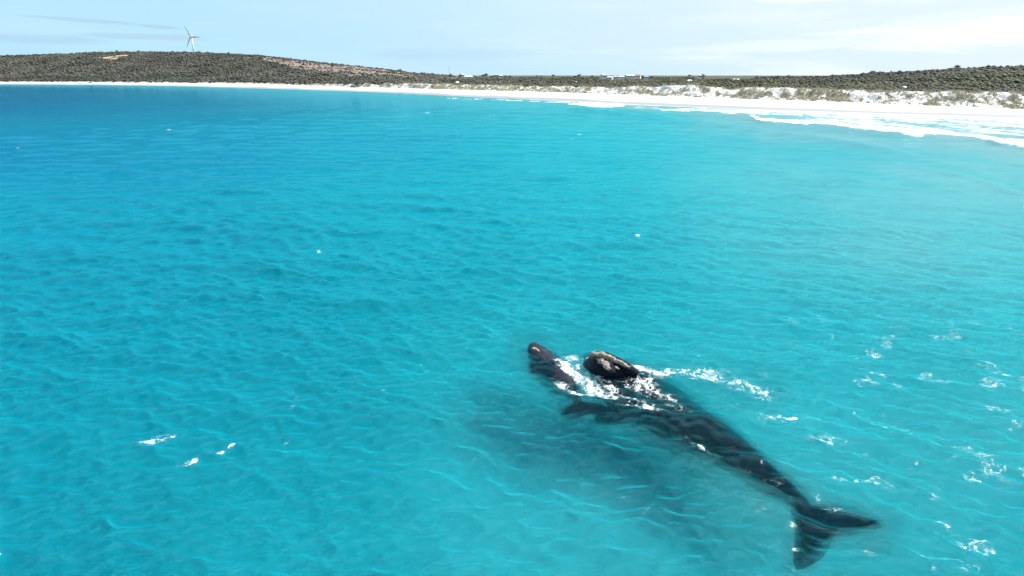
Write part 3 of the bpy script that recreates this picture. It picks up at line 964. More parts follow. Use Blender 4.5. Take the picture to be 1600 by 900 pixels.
VV = np.stack(V_, 1).reshape(-1, 3); CC = np.stack(C_, 1).reshape(-1, 3)
FF = (base_i[:, None, None] + np.arange(BL)[None, :, None] * 3 + np.arange(3)[None, None, :]).reshape(-1, 3)
o = mesh_from('dune_grass', VV, FF, m_scrub, False, {'cover': CC})
tag(o, 'straw coloured grass tufts on the white dunes behind the beach', 'grass', kind='stuff')


# ------------------------------------------------------------------ whales
def catmull(P_, n):
    P_ = np.asarray(P_, float)
    t = np.linspace(0, len(P_) - 1, n)
    i = np.clip(t.astype(int), 0, len(P_) - 2)
    f = (t - i)[:, None]
    p0 = P_[np.maximum(i - 1, 0)]; p1 = P_[i]; p2 = P_[i + 1]; p3 = P_[np.minimum(i + 2, len(P_) - 1)]
    return 0.5 * ((2 * p1) + (-p0 + p2) * f + (2 * p0 - 5 * p1 + 4 * p2 - p3) * f * f + (-p0 + 3 * p1 - 3 * p2 + p3) * f ** 3)


def loft(bm, spine, seg=28, n=90):
    """spine rows: x, y, z_axis, half_width, half_height ; closed elliptical loft, wide axis horizontal"""
    D = catmull(spine, n)
    rings = []
    for i in range(n):
        a = D[max(i - 1, 0)]; c = D[min(i + 1, n - 1)]
        tx, ty = c[0] - a[0], c[1] - a[1]
        L = math.hypot(tx, ty) + 1e-9
        nx, ny = -ty / L, tx / L
        x, y, z, hw, hh = D[i]
        hw = max(hw, 0.01); hh = max(hh, 0.01)
        ring = []
        for k in range(seg):
            an = 2 * math.pi * k / seg
            cw, sh = math.cos(an), math.sin(an)
            ring.append(bm.verts.new((x + nx * hw * cw, y + ny * hw * cw, z + hh * sh)))
        rings.append(ring)
    for i in range(n - 1):
        for k in range(seg):
            k2 = (k + 1) % seg
            bm.faces.new((rings[i][k], rings[i][k2], rings[i + 1][k2], rings[i + 1][k]))
    bm.faces.new(rings[0][::-1]); bm.faces.new(rings[-1])


def plate(bm, outline, thick_c, zfun, nsub=10):
    """closed blade from an outline (list of x,y): thick in the middle, thin at the rim"""
    out = np.array(outline, float)
    n = len(out)
    cen = out.mean(0)
    top = []; bot = []
    fr = [0.0, 0.35, 0.6, 0.8, 0.93, 1.0]
    for f in fr[1:]:
        th_ = thick_c * (1 - f ** 2) + 0.012
        pts = cen + (out - cen) * f
        top.append([bm.verts.new((p[0], p[1], zfun(p[0], p[1]) + th_)) for p in pts])
        bot.append([bm.verts.new((p[0], p[1], zfun(p[0], p[1]) - th_)) for p in pts])
    ct = bm.verts.new((cen[0], cen[1], zfun(*cen) + thick_c)); cb = bm.verts.new((cen[0], cen[1], zfun(*cen) - thick_c))
    for k in range(n):
        k2 = (k + 1) % n
        bm.faces.new((ct, top[0][k], top[0][k2])); bm.faces.new((cb, bot[0][k2], bot[0][k]))
        for i in range(len(top) - 1):
            bm.faces.new((top[i][k], top[i + 1][k], top[i + 1][k2], top[i][k2]))
            bm.faces.new((bot[i][k2], bot[i + 1][k2], bot[i + 1][k], bot[i][k]))
        bm.faces.new((top[-1][k], bot[-1][k], bot[-1][k2], top[-1][k2]))


def fuse(name, bm, mat, parent, voxel, origin):
    """joins overlapping closed shapes into one continuous skin"""
    bmesh.ops.recalc_face_normals(bm, faces=bm.faces)
    me = bpy.data.meshes.new(name + '_src'); bm.to_mesh(me); bm.free()
    t = bpy.data.objects.new(name + '_src', me); S.collection.objects.link(t)
    m1 = t.modifiers.new('r', 'REMESH'); m1.mode = 'VOXEL'; m1.voxel_size = voxel; m1.use_smooth_shade = True
    m2 = t.modifiers.new('s', 'SMOOTH'); m2.factor = 0.5; m2.iterations = 5
    dg = bpy.context.evaluated_depsgraph_get()
    ev = t.evaluated_get(dg)
    out = bpy.data.meshes.new_from_object(ev)
    out.name = name
    bpy.data.objects.remove(t)
    out.transform(Matrix.Translation(-Vector(origin)))
    out.materials.clear(); out.materials.append(mat)
    for p_ in out.polygons: p_.use_smooth = True
    o_ = bpy.data.objects.new(name, out); S.collection.objects.link(o_); o_.parent = parent
    return o_


def edges_to_spine(st, zref):
    """stations: (near px,py, far px,py, z axis, height ratio, width scale)"""
    rows = []
    for (ax, ay, bx, by, z, hr, wsc) in st:
        A = np.array(ground(ax, ay, zref)); B_ = np.array(ground(bx, by, zref))
        rows.append((A, B_, z, hr, wsc))
    cs = [(a + c) / 2 for a, c, *_ in rows]
    out = []
    for i, (A, B_, z, hr, wsc) in enumerate(rows):
        d = cs[min(i + 1, len(cs) - 1)] - cs[max(i - 1, 0)]
        d /= np.linalg.norm(d)
        nrm = np.array([-d[1], d[0]])
        hw = abs(np.dot(B_ - A, nrm)) / 2 * wsc
        out.append((cs[i][0], cs[i][1], z - hw * hr, hw, hw * hr))      # z is given at the top of the back
    return out


def gpt(px, py, z):
    a = ground(px, py, z)
    return float(a[0]), float(a[1])


def callosity(parent, origin, pts, mat=None, amp=0.10, seed=1, label=None):
    """pts rows: x,y,z, half width, half height along a curve; lumpy crust"""
    bm = bmesh.new()
    loft(bm, pts, 16, 40)
    bmesh.ops.recalc_face_normals(bm, faces=bm.faces)
    bm.normal_update()
    gg = random.Random(seed)
    from mathutils import noise as mn
    for v in bm.verts:
        k = mn.noise(v.co * 5.0 + Vector((seed, 0, 0))) + 0.5 * mn.noise(v.co * 13.0)
        v.co += v.normal * k * amp
    for v in bm.verts:
        v.co -= Vector(origin)
    o_ = bm_obj('callosity', bm, mat or m_call, parent, True)
    if label: o_['label'] = label
    return o_


# ---- mother
mo = gpt(1070, 668, 0) + (0.0,)
whale = empty('whale', mo)
tag(whale, 'large dark adult whale with tan crusted head swimming beside the calf', 'whale')
st = [
    (914, 572, 922, 562, -0.10, 0.45, 1.0),
    (922, 588, 948, 566, -0.16, 0.45, 1.0),
    (937, 606, 992, 578, -0.17, 0.45, 1.0),
    (956, 626, 1032, 591, -0.15, 0.45, 1.0),
    (980, 645, 1060, 608, -0.11, 0.45, 1.0),
    (1010, 664, 1086, 633, -0.07, 0.45, 1.0),
    (1046, 688, 1117, 657, -0.07, 0.45, 1.0),
    (1088, 713, 1150, 684, -0.08, 0.45, 1.0),
    (1130, 737, 1180, 713, -0.12, 0.45, 1.0),
    (1168, 757, 1210, 741, -0.16, 0.6, 1.0),
    (1206, 777, 1237, 764, -0.25, 0.7, 1.0),
    (1234, 796, 1257, 784, -0.38, 0.45, 1.0),
    (1262, 814, 1274, 806, -0.48, 0.4, 1.0),
]
sp_m = edges_to_spine(st, -0.68)
print('mother spine', [(round(a, 2), round(c, 2), round(z, 2), round(w_, 2)) for a, c, z, w_, h_ in sp_m])
bm = bmesh.new()
loft(bm, sp_m, 32, 120)
# flukes
FZ = -0.55
fl_px = [(1236, 786), (1262, 789), (1300, 795), (1340, 804), (1372, 815), (1382, 824), (1362, 830), (1330, 834), (1310, 837), (1302, 842),
         (1299, 852), (1294, 862), (1282, 876), (1262, 888), (1244, 893), (1238, 884), (1238, 862), (1240, 840), (1240, 815), (1234, 798)]
plate(bm, [gpt(a, c, FZ) for a, c in fl_px], 0.16, lambda x, y: FZ)
# flipper on the near side
fp = [(975, 636), (1000, 652), (985, 660), (960, 664), (938, 664), (925, 657), (930, 648), (950, 640)]
plate(bm, [gpt(a, c, -0.75) for a, c in fp], 0.15, lambda x, y: -0.75)
# raised head: arched upper jaw and the bowed lip beside it
hd = []
for (a, c, z, hw, hh) in [(917, 568, 0.0, 0.18, 0.25), (925, 570, 0.10, 0.40, 0.42), (942, 575, 0.15, 0.55, 0.50), (960, 580, 0.02, 0.55, 0.42), (978, 588, -0.25, 0.50, 0.38), (1000, 600, -0.60, 0.45, 0.35)]:
    gx_, gy_ = gpt(a, c, z); hd.append((gx_, gy_, z, hw, hh))
loft(bm, hd, 24, 50)
rj = []
for (a, c, z, hw, hh) in [(921, 562, 0.25, 0.10, 0.2), (928, 558, 0.38, 0.17, 0.30), (945, 560, 0.45, 0.19, 0.34), (962, 567, 0.42, 0.19, 0.34), (978, 575, 0.32, 0.20, 0.34), (990, 582, 0.12, 0.2, 0.3), (1000, 588, -0.15, 0.15, 0.25)]:
    gx_, gy_ = gpt(a, c, z); rj.append((gx_, gy_, z, hw, hh))
loft(bm, rj, 20, 50)
fuse('body', bm, m_skin, whale, 0.06, mo)
cl = []
for (a, c, z, hw, hh) in [(920, 555, 0.62, 0.05, 0.05), (926, 553.5, 0.72, 0.17, 0.10), (937, 553.5, 0.80, 0.20, 0.11), (950, 557, 0.80, 0.16, 0.10), (962, 563, 0.76, 0.10, 0.09), (974, 569, 0.70, 0.08, 0.08), (984, 574, 0.58, 0.05, 0.05)]:
    gx_, gy_ = gpt(a, c, z); cl.append((gx_, gy_, z, hw, hh))
callosity(whale, mo, cl, seed=1, amp=0.07, label='long tan crusted ridge along the upper jaw')
cl = []
for (a, c, z, hw, hh) in [(932, 562, 0.60, 0.05, 0.05), (937, 563, 0.60, 0.14, 0.12), (943, 567, 0.61, 0.17, 0.14), (948, 572, 0.57, 0.14, 0.12), (951, 577, 0.56, 0.05, 0.05)]:
    gx_, gy_ = gpt(a, c, z); cl.append((gx_, gy_, z, hw, hh))
callosity(whale, mo, cl, seed=2, amp=0.08, label='oval tan crusted patch beside the upper jaw')
cl = []
for (a, c, z, hw, hh) in [(961, 573, 0.60, 0.03, 0.03), (964, 575, 0.61, 0.07, 0.05), (968, 577, 0.58, 0.03, 0.03)]:
    gx_, gy_ = gpt(a, c, z); cl.append((gx_, gy_, z, hw, hh))
callosity(whale, mo, cl, seed=3, amp=0.03, label='small tan knob above the eye')

# ---- calf
co_ = gpt(868, 585, 0) + (0.0,)
calf = empty('whale_calf', co_)
tag(calf, 'small mottled grey whale calf swimming at the left of its mother', 'whale calf')
st = [
    (828, 552, 836, 544, 0.12, 0.8, 1.0),
    (830, 562, 850, 548, 0.14, 0.8, 1.05),
    (838, 575, 867, 557, 0.10, 0.85, 1.05),
    (849, 588, 881, 569, 0.04, 0.85, 1.05),
    (862, 600, 892, 583, 0.01, 0.85, 1.05),
    (877, 610, 900, 596, -0.02, 0.88, 1.05),
    (888, 619, 904, 608, -0.06, 0.95, 1.0),
    (894, 626, 906, 619, -0.12, 1.0, 1.0),
    (899, 634, 911, 629, -0.24, 0.75, 1.0),
    (906, 642, 914, 637, -0.35, 0.4, 1.0),
]
sp_c = edges_to_spine(st, -0.35)
print('calf spine', [(round(a, 2), round(c, 2), round(z, 2), round(w_, 2)) for a, c, z, w_, h_ in sp_c])
bm = bmesh.new()
loft(bm, sp_c, 28, 90)
fz = -0.28
fl_px = [(900, 627), (918, 628), (938, 632), (958, 639), (972, 648), (958, 650), (938, 646), (922, 645), (915, 648), (900, 654), (884, 656), (874, 652), (878, 643), (888, 635)]
plate(bm, [gpt(a, c, fz) for a, c in fl_px], 0.08, lambda x, y: fz)
fp = [(840, 568), (850, 578), (840, 584), (832, 588), (826, 584), (824, 576), (828, 570)]
plate(bm, [gpt(a, c, -0.35) for a, c in fp], 0.07, lambda x, y: -0.35)
fuse('body', bm, m_calf, calf, 0.04, co_)
cl = []
for (a, c, z, hw, hh) in [(829, 545, 0.22, 0.03, 0.03), (833, 544.5, 0.28, 0.12, 0.07), (838, 546, 0.30, 0.09, 0.06), (843, 549, 0.29, 0.03, 0.03)]:
    gx_, gy_ = gpt(a, c, z); cl.append((gx_, gy_, z, hw, hh))
callosity(calf, co_, cl, seed=4, amp=0.03, label='small pale tan patch on the tip of the snout')


# ------------------------------------------------------------------ wind turbine
def at(px, py_unused, r):
    th_ = math.atan((px - 800) / F_H)
    z_ = float(land_z(np.array([th_]), np.array([float(r)]))[0])
    return r * math.sin(th_), r * math.cos(th_), z_, th_


m_white = simple('turbine_paint', (0.72, 0.73, 0.74), 0.4, 0.03)
m_blade = simple('blade_paint', (0.42, 0.44, 0.46), 0.4, 0.03)
tr_r = 2080.0
x0, y0, z0, th0 = at(300.5, 0, tr_r)
_, fhub, dhub = ray(299, 57.5)
hub_z = CAM_H - dhub / fhub * y0
x0 = (299.6 - 800) / fhub * y0 * 1.0 + 0.0
th_h = hub_z - z0
tb = empty('wind_turbine', (x0, y0, z0), 0)
tag(tb, 'white three bladed wind turbine standing on the crest of the left hill', 'wind turbine')
bm = bmesh.new()
bmesh.ops.create_cone(bm, cap_ends=True, segments=20, radius1=2.1, radius2=1.2, depth=th_h + 6)
bmesh.ops.translate(bm, verts=bm.verts, vec=(0, 0, (th_h + 6) / 2 - 6))
bm_obj('tower', bm, m_white, tb, True)
bm = bmesh.new()
bmesh.ops.create_uvsphere(bm, u_segments=16, v_segments=10, radius=1.0)
for v in bm.verts:
    v.co = Vector((v.co.x * 2.6, v.co.y * 5.2 + 1.5, v.co.z * 2.6))
    if v.co.y > 0: v.co.x *= 0.85
nac = bm_obj('nacelle', bm, m_white, tb, True)
nac.location = (0, 0, th_h); nac.rotation_euler = (0, 0, R(-18))
bm = bmesh.new()
bmesh.ops.create_uvsphere(bm, u_segments=14, v_segments=8, radius=1.9)
hub = bm_obj('hub', bm, m_blade, tb, True)
hub.location = (-1.3, -4.4, th_h)
BLL = 31.0
for k, aa in enumerate((0, 122, 240)):
    bm = bmesh.new()
    secs = [(1.2, 0.9, 0.8), (4, 1.6, 0.6), (7, 1.75, 0.45), (15, 1.3, 0.3), (23, 0.9, 0.2), (29, 0.55, 0.12), (BLL, 0.2, 0.06)]
    prev = None
    for (L, wd, tk) in secs:
        ring = [bm.verts.new((L, tk * math.sin(q_), wd * math.cos(q_) - (0.4 if L > 3 else 0))) for q_ in [i * math.pi / 4 for i in range(8)]]
        if prev:
            for i in range(8):
                bm.faces.new((prev[i], prev[(i + 1) % 8], ring[(i + 1) % 8], ring[i]))
        else:
            bm.faces.new(ring)
        prev = ring
    bm.faces.new(prev[::-1])
    bl = bm_obj('blade', bm, m_blade, tb, True)
    bl.location = hub.location
    bl.rotation_euler = Matrix.Rotation(R(-18), 4, 'Z').to_3x3().to_4x4().__matmul__(Matrix.Rotation(R(-aa + 2), 4, 'Y')).to_euler()

# lattice mast
m_steel = simple('galvanised_steel', (0.35, 0.37, 0.4), 0.5, 0.05)
x0, y0, z0, th0 = at(702, 0, 1500.0)
_, fh, dh = ray(702, 103.5)
mh = CAM_H - dh / fh * y0 - z0
mast = empty('radio_mast', (x0, y0, z0))
tag(mast, 'thin grey lattice radio mast behind the foot of the left hill', 'mast')
bm = bmesh.new()


def rod(bm, a, c, r_):
    a, c = Vector(a), Vector(c)
    d = c - a
    g_ = bmesh.ops.create_cone(bm, cap_ends=True, segments=5, radius1=r_, radius2=r_, depth=d.length)
    rotq = d.to_track_quat('Z', 'Y').to_matrix().to_4x4()
    bmesh.ops.transform(bm, matrix=Matrix.Translation((a + c) / 2) @ rotq, verts=g_['verts'])


for (sx, sy) in ((-1, -1), (1, -1), (1, 1), (-1, 1)):
    rod(bm, (sx * 0.7, sy * 0.7, -2), (sx * 0.3, sy * 0.3, mh), 0.12)
for k in range(12):
    z1, z2 = k * mh / 12, (k + 1) * mh / 12
    w1, w2 = 0.7 - 0.4 * z1 / mh, 0.7 - 0.4 * z2 / mh
    rod(bm, (-w1, -w1, z1), (w2, -w2, z2), 0.06); rod(bm, (w1, w1, z1), (-w2, w2, z2), 0.06)
    rod(bm, (-w1, w1, z1), (-w2, -w2, z2), 0.06); rod(bm, (w1, -w1, z1), (w2, w2, z2), 0.06)
bm_obj('lattice', bm, m_steel, mast)
bm = bmesh.new(); rod(bm, (0, 0, mh), (0, 0, mh + 3), 0.08)
bm_obj('antenna', bm, m_steel, mast)

# ------------------------------------------------------------------ buildings among the scrub
m_wall = simple('render_wall', (0.72, 0.71, 0.68), 0.8, 0.05)
m_wall2 = simple('brick_wall', (0.45, 0.36, 0.28), 0.8, 0.1)
m_roofw = simple('white_metal_roof', (0.80, 0.81, 0.83), 0.35, 0.04)
m_roofg = simple('grey_metal_roof', (0.45, 0.48, 0.52), 0.4, 0.06)
m_roofr = simple('red_tile_roof', (0.30, 0.14, 0.10), 0.7, 0.1)
m_glass = simple('dark_window', (0.04, 0.05, 0.06), 0.1, 0.1)


def house(name, px, py_base, r, wd, dp, ht, rh, rz, mw, mr, label, cat='house', nwin=3):
    th_ = math.atan((px - 800) / F_H)
    y_ = r * math.cos(th_); x_ = r * math.sin(th_)
    _, f_, d_ = ray(px, py_base)
    z_ = CAM_H - d_ / f_ * y_
    hs = empty(name, (x_, y_, z_), rz - th_)
    tag(hs, label, cat)
    bm = bmesh.new()
    box(bm, -wd / 2, wd / 2, -dp / 2, dp / 2, -6, ht)
    bm_obj('wall', bm, mw, hs)
    bm = bmesh.new()
    e = 0.5
    pts = [(-wd / 2 - e, -dp / 2 - e, ht + .01), (wd / 2 + e, -dp / 2 - e, ht + .01), (wd / 2 + e, dp / 2 + e, ht + .01), (-wd / 2 - e, dp / 2 + e, ht + .01), (-wd / 2 - e + dp * 0.25, 0, ht + rh), (wd / 2 + e - dp * 0.25, 0, ht + rh)]
    vs = [bm.verts.new(p_) for p_ in pts]
    for f in ((0, 1, 5, 4), (1, 2, 5), (2, 3, 4, 5), (3, 0, 4), (3, 2, 1, 0)):
        bm.faces.new([vs[i] for i in f])
    bm_obj('roof', bm, mr, hs)
    for k in range(nwin):
        cx = -wd / 2 + wd * (k + 0.5) / nwin
        bm = bmesh.new(); box(bm, cx - 0.9, cx + 0.9, -dp / 2 - 0.06, -dp / 2 + 0.02, ht * 0.35, ht * 0.8)
        bm_obj('window', bm, m_glass, hs)
    return hs


house('long_shed', 732, 122.0, 1130, 15, 10, 2.2, 1.5, 0.05, m_wall, m_roofw, 'long low white shed on the low land right of the hill', 'shed', 4)
house('house', 723.5, 119.5, 1180, 5, 6, 2.6, 1.8, 0.2, m_wall, m_roofw, 'small white house just behind the left end of the long shed')
house('house', 782, 121.0, 1150, 4, 5, 2.6, 1.5, 0.3, m_wall, m_roofw, 'small white house standing alone among dark trees right of the long shed')
house('house', 775, 119.3, 1240, 8, 6, 2.2, 1.4, 0.1, m_wall2, m_roofg, 'brown walled house half hidden left of the lone white house')
house('house', 942, 121.3, 980, 5, 7, 3.2, 2.0, 0.5, m_wall, m_roofw, 'leftmost white house of the village in the middle distance')
house('house', 953, 123.6, 930, 7, 6, 2.2, 1.4, -0.3, m_wall, m_roofw, 'low white house nearest the scrub at the left of the village')
house('house', 961, 123.5, 950, 6, 7, 2.6, 1.4, 0.4, m_wall, m_roofg, 'white house with a grey roof in the front row of the village')
house('house', 971, 122.5, 960, 8, 7, 2.0, 1.3, 0.1, m_wall, m_roofw, 'wide white bungalow in the middle of the village')
house('house', 985, 121.6, 985, 11, 8, 2.8, 1.8, 0.2, m_wall, m_roofw, 'large white two level house at the right of the village')
house('house', 996, 121.4, 1000, 9, 7, 2.5, 1.6, -0.2, m_wall, m_roofr, 'white house with a red tiled roof near the right end of the village')
house('house', 1010, 122.3, 960, 6, 6, 2.0, 1.2, 0.0, m_wall, m_roofg, 'rightmost small house of the village with a grey roof')
house('house', 1093, 120.9, 900, 4, 6, 2.4, 1.4, 0.3, m_wall, m_roofw, 'white house alone at the left foot of the right hand ridge')
house('house', 846, 119.8, 1230, 6, 6, 2.2, 1.4, 0.0, m_wall, m_roofg, 'grey roofed house on the skyline left of the village')

# ------------------------------------------------------------------ skyline trees
m_bark = simple('bark', (0.12, 0.10, 0.08), 0.9, 0.2)
m_leaf, q = new_mat('tree_leaves')
P = q.n('ShaderNodeNewGeometry').outputs['Position']
cc = q.ramp(q.noise(P, 0.8, 4, 0.7), [(0.3, (0.02, 0.028, 0.018)), (0.7, (0.06, 0.07, 0.035))])
p = q.n('ShaderNodeBsdfPrincipled', {'Base Color': cc, 'Roughness': 0.8})
q.n('ShaderNodeOutputMaterial', {'Surface': p.outputs[0]})


def make_tree(seed):
    g_ = random.Random(seed)
    root = empty('tree')
    bm = bmesh.new()
    tips = []

    def limb(a, d, L, r0_, lev):
        c = a + d * L
        dd = c - a
        cone = bmesh.ops.create_cone(bm, cap_ends=True, segments=6, radius1=r0_, radius2=r0_ * 0.6, depth=dd.length)
        bmesh.ops.transform(bm, matrix=Matrix.Translation((a + c) / 2) @ dd.to_track_quat('Z', 'Y').to_matrix().to_4x4(), verts=cone['verts'])
        if lev == 0:
            tips.append(c); return
        for _ in range(3):
            nd = (d + Vector((g_.uniform(-1, 1), g_.uniform(-1, 1), g_.uniform(-0.1, 0.5))) * 0.8).normalized()
            limb(c, nd, L * g_.uniform(0.6, 0.85), r0_ * 0.6, lev - 1)
    limb(Vector((0, 0, -1)), Vector((g_.uniform(-.1, .1), 0, 1)).normalized(), 3.0, 0.28, 2)
    bm_obj('trunk', bm, m_bark, root)
    vs = []; fs = []
    gg = np.random.default_rng(seed)
    for tpt in tips:
        for _ in range(70):
            c = np.array(tpt) + gg.normal(0, 0.75, 3) * np.array([1.2, 1.2, 0.7])
            a = gg.normal(0, 1, 3); a /= np.linalg.norm(a)
            b_ = np.cross(a, gg.normal(0, 1, 3)); b_ /= np.linalg.norm(b_)
            s_ = gg.uniform(0.2, 0.42)
            i = len(vs)
            vs += [c - a * s_, c + b_ * s_ * 0.7, c + a * s_]
            fs.append((i, i + 1, i + 2))
    mesh_from('crown', np.array(vs), np.array(fs), m_leaf, False, None, root)
    return root


protos = [make_tree(s) for s in (1, 2, 3)]
trees = [(719, 1140, 1.0, 'bushy dark tree on the skyline left of the small white house'), (755, 1150, 1.2, 'broad dark tree on the skyline right of the long shed'),
         (760, 1150, 1.35, 'tallest dark tree on the skyline right of the long shed'), (740, 1160, 0.9, 'low round tree rising directly behind the long shed'),
         (767, 1170, 0.9, 'low tree between the tall skyline tree and the lone white house'), (790, 1180, 0.9, 'tree immediately right of the lone white house'),
         (797, 1180, 0.9, 'low tree at the right end of the trees by the lone white house'), (838, 1200, 0.8, 'small tree left of the grey roofed skyline house'),
         (864, 1100, 1.0, 'dark tree on the skyline midway to the village'), (905, 1020, 1.1, 'spreading tree on the skyline left of the village'),
         (899, 1030, 0.8, 'small tree beside the spreading skyline tree left of the village'), (925, 1010, 0.8, 'small tree just left of the first village house'),
         (947, 1020, 0.8, 'tree behind the leftmost village house'), (958, 1030, 0.9, 'tree behind the front row of village houses'),
         (978, 1030, 0.85, 'tree behind the gap between bungalow and large village house'), (1004, 1020, 0.8, 'tree beside the red roofed village house'),
         (1020, 1010, 0.7, 'small tree just right of the village'), (1078, 960, 0.9, 'tree above the pale sand patch left of the ridge'),
         (1098, 910, 1.0, 'tree right beside the lone house at the foot of the ridge'),
         (1362, 815, 1.0, 'round tree standing proud where the right hand ridge steepens'), (1494, 740, 1.0, 'crown standing proud on top of the right hand ridge'),
         (189, 1995, 1.1, 'tree on the highest point of the left hill above the sandy scar'), (130, 1990, 0.9, 'tree on the left hill crest left of the sandy scar')]
for i, (px, r, s_, lab) in enumerate(trees):
    pr_ = protos[i % 3]
    t_ = pr_ if i < 3 else copy_tree(pr_)
    x_, y_, z_, th_ = at(px, 0, r)
    _, f_, d_ = ray(px, float(sky_y(px)) + 0.8)
    zz = z_ if px > 1300 or px < 300 else max(z_, CAM_H - d_ / f_ * y_ - 0.5)
    t_.location = (x_, y_, zz - (1.8 if px > 1300 else 0.6))
    t_.rotation_euler = (0, 0, i * 1.7)
    t_.scale = (s_, s_, s_ * 0.9)
    tag(t_, lab, 'tree', 'single trees on the skyline')

# ------------------------------------------------------------------ cars and people on the beach
m_tyre = simple('tyre_rubber', (0.02, 0.02, 0.02), 0.8, 0.1)


def on_beach(th_, py):
    """spot between the water's edge and the dune toe seen at row py"""
    ta = np.full(300, th_)
    pr_ = land_profile(np.array([th_]))
    rr = np.linspace(float(pr_[1][0]) + 5, float(pr_[2][0]) - 1, 300)
    zz_ = land_z(ta, rr)
    _, pyy = topix(rr * np.sin(ta), rr * np.cos(ta), zz_)
    k_ = int(np.argmin(np.abs(pyy - py)))
    return float(rr[k_]), float(zz_[k_])


def car(px, py, name, col, label, rz, ute=False):
    mcol = simple(name + '_paint', col, 0.3, 0.03)
    x_, y_ = gpt(px, py, 0)
    th_ = math.atan((px - 800) / F_H)
    # slide along the ray until it meets the beach
    r_, z_ = on_beach(th_, py)
    x_, y_ = r_ * math.sin(th_), r_ * math.cos(th_)
    c_ = empty(name, (x_, y_, z_), rz - th_)
    tag(c_, label, 'car', 'vehicles parked on the beach')
    bm = bmesh.new()
    prof_ = [(-2.3, 0.45), (-2.35, 0.95), (-1.35, 1.08), (-0.75, 1.72), (2.0 if not ute else 0.6, 1.75), (2.28 if not ute else 0.8, 1.1), (2.3, 1.08), (2.3, 0.45)]
    L_ = [bm.verts.new((a, -0.9, c)) for a, c in prof_]; R_ = [bm.verts.new((a, 0.9, c)) for a, c in prof_]
    bm.faces.new(L_); bm.faces.new(R_[::-1])
    for i in range(len(prof_)):
        j = (i + 1) % len(prof_)
        bm.faces.new((L_[i], R_[i], R_[j], L_[j]))
    bm_obj('body', bm, mcol, c_)
    for s_ in (-1, 1):
        bm = bmesh.new(); box(bm, -0.7, (1.8 if not ute else 0.5), s_ * 0.91 - 0.02, s_ * 0.91 + 0.02, 1.15, 1.6)
        bm_obj('window', bm, m_glass, c_)
        for wx in (-1.45, 1.4):
            bm = bmesh.new(); bmesh.ops.create_cone(bm, cap_ends=True, segments=14, radius1=0.38, radius2=0.38, depth=0.24)
            bmesh.ops.rotate(bm, verts=bm.verts, matrix=Matrix.Rotation(R(90), 3, 'X'))
            bmesh.ops.translate(bm, verts=bm.verts, vec=(wx, s_ * 0.84, 0.38))
            bm_obj('wheel', bm, m_tyre, c_)
    return c_


car(139, 129.6, 'parked_car', (0.03, 0.03, 0.04), 'dark car standing alone on the far left beach', 0.1)
car(199, 129.2, 'parked_car', (0.10, 0.25, 0.50), 'blue car parked with others below the far left hill', 0.6)
car(204, 129.2, 'parked_car', (0.75, 0.75, 0.75), 'white car parked right of the blue car on the far beach', 0.0)
car(211, 129.3, 'parked_car', (0.04, 0.04, 0.05), 'dark car parked right of the white car on the far beach', -0.3, True)
car(235, 129.3, 'parked_car', (0.06, 0.07, 0.09), 'dark car parked apart below a pale sand patch on the far beach', 1.2)
car(549.5, 136.8, 'parked_car', (0.03, 0.03, 0.035), 'black car on the sand below the low dunes', 0.1)
car(556, 136.6, 'parked_car', (0.22, 0.24, 0.27), 'grey car just right of the black car on the sand', 0.2)


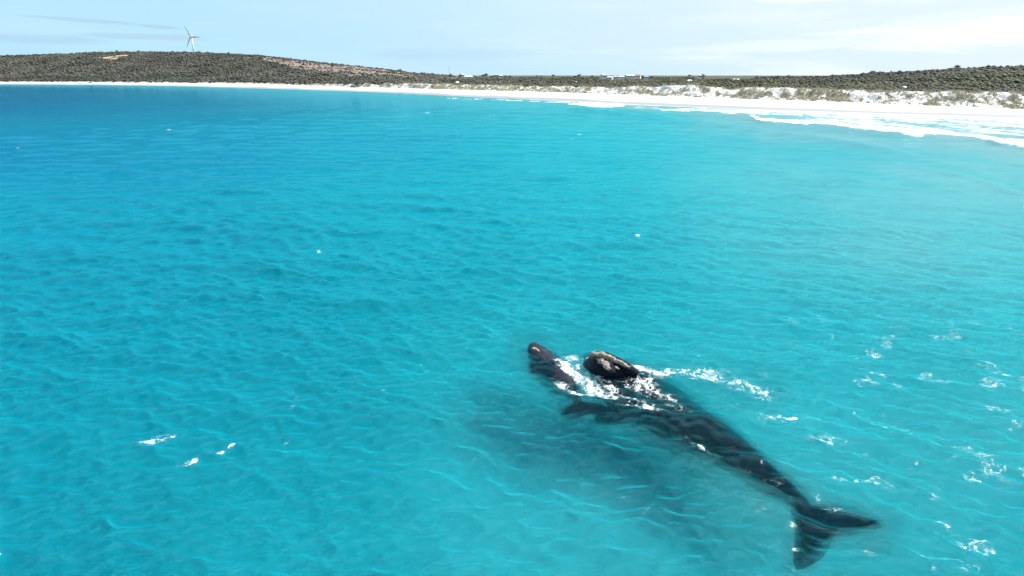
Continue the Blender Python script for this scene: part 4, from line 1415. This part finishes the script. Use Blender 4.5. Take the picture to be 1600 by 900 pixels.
def person(px, py, label, shirt, pose):
    x_, y_ = gpt(px, py, 0)
    th_ = math.atan((px - 800) / F_H)
    r_, z_ = on_beach(th_, py)
    root = empty('person', (r_ * math.sin(th_), r_ * math.cos(th_), z_), pose)
    tag(root, label, 'person')

    def skinned(nm, V_, E_, Rr, mat, rootv=0):
        me_ = bpy.data.meshes.new(nm); me_.from_pydata(V_, E_, [])
        t2 = bpy.data.objects.new(nm + '_src', me_); S.collection.objects.link(t2)
        md = t2.modifiers.new('k', 'SKIN'); md.use_smooth_shade = True
        for i, rr in enumerate(Rr):
            me_.skin_vertices[0].data[i].radius = rr if isinstance(rr, tuple) else (rr, rr)
        me_.skin_vertices[0].data[rootv].use_root = True
        sb = t2.modifiers.new('u', 'SUBSURF'); sb.levels = 1; sb.render_levels = 1
        ev = t2.evaluated_get(bpy.context.evaluated_depsgraph_get())
        out = bpy.data.meshes.new_from_object(ev); out.name = nm
        bpy.data.objects.remove(t2)
        out.materials.clear(); out.materials.append(mat)
        o2 = bpy.data.objects.new(nm, out); S.collection.objects.link(o2); o2.parent = root
    V_ = [(0, 0, .95), (0, 0, 1.2), (0, 0, 1.43), (0, -.01, 1.52), (0, -.02, 1.66), (.09, 0, .9), (.11, -.08, .5), (.12, .02, .08), (.12, -.14, .03),
          (-.09, 0, .9), (-.11, .08, .5), (-.12, .2, .08), (-.12, .05, .04), (.19, 0, 1.42), (.25, .02, 1.13), (.26, -.1, .88), (-.19, 0, 1.42), (-.25, .02, 1.13), (-.26, -.1, .88)]
    E_ = [(0, 1), (1, 2), (2, 3), (3, 4), (0, 5), (5, 6), (6, 7), (7, 8), (0, 9), (9, 10), (10, 11), (11, 12), (2, 13), (13, 14), (14, 15), (2, 16), (16, 17), (17, 18)]
    Rr = [(.15, .11), (.15, .11), (.14, .1), .06, (.09, .11), .09, .06, .045, .04, .09, .06, .045, .04, .06, .045, .035, .06, .045, .035]
    skinned('body', V_, E_, Rr, m_sk)
    skinned('shirt', [(0, 0, .92), (0, 0, 1.2), (0, 0, 1.42), (.2, 0, 1.41), (.24, .01, 1.2), (-.2, 0, 1.41), (-.24, .01, 1.2)], [(0, 1), (1, 2), (2, 3), (3, 4), (2, 5), (5, 6)],
            [(.18, .14), (.18, .14), (.16, .12), .08, .07, .08, .07], shirt)
    skinned('trousers', [(0, 0, .95), (.09, 0, .88), (.11, -.08, .5), (.12, .02, .2), (-.09, 0, .88), (-.11, .08, .5), (-.12, .17, .2)], [(0, 1), (1, 2), (2, 3), (0, 4), (4, 5), (5, 6)],
            [(.17, .13), .115, .085, .07, .115, .085, .07], m_trou)


m_sk = simple('human_skin', (0.45, 0.28, 0.2), 0.6, 0.05)
m_trou = simple('dark_trousers', (0.03, 0.035, 0.06), 0.8, 0.05)
person(801.5, 143.2, 'person in a purple top walking left of a companion on the sand', simple('purple_cloth', (0.15, 0.12, 0.28), 0.8), 0.3)
person(805.5, 143.2, 'person in a dark blue top walking right of a companion on the sand', simple('blue_cloth', (0.06, 0.07, 0.16), 0.8), -0.4)
person(622, 138.2, 'person in dark red standing alone on the sand below the dunes', simple('red_cloth', (0.2, 0.05, 0.05), 0.8), 0.9)
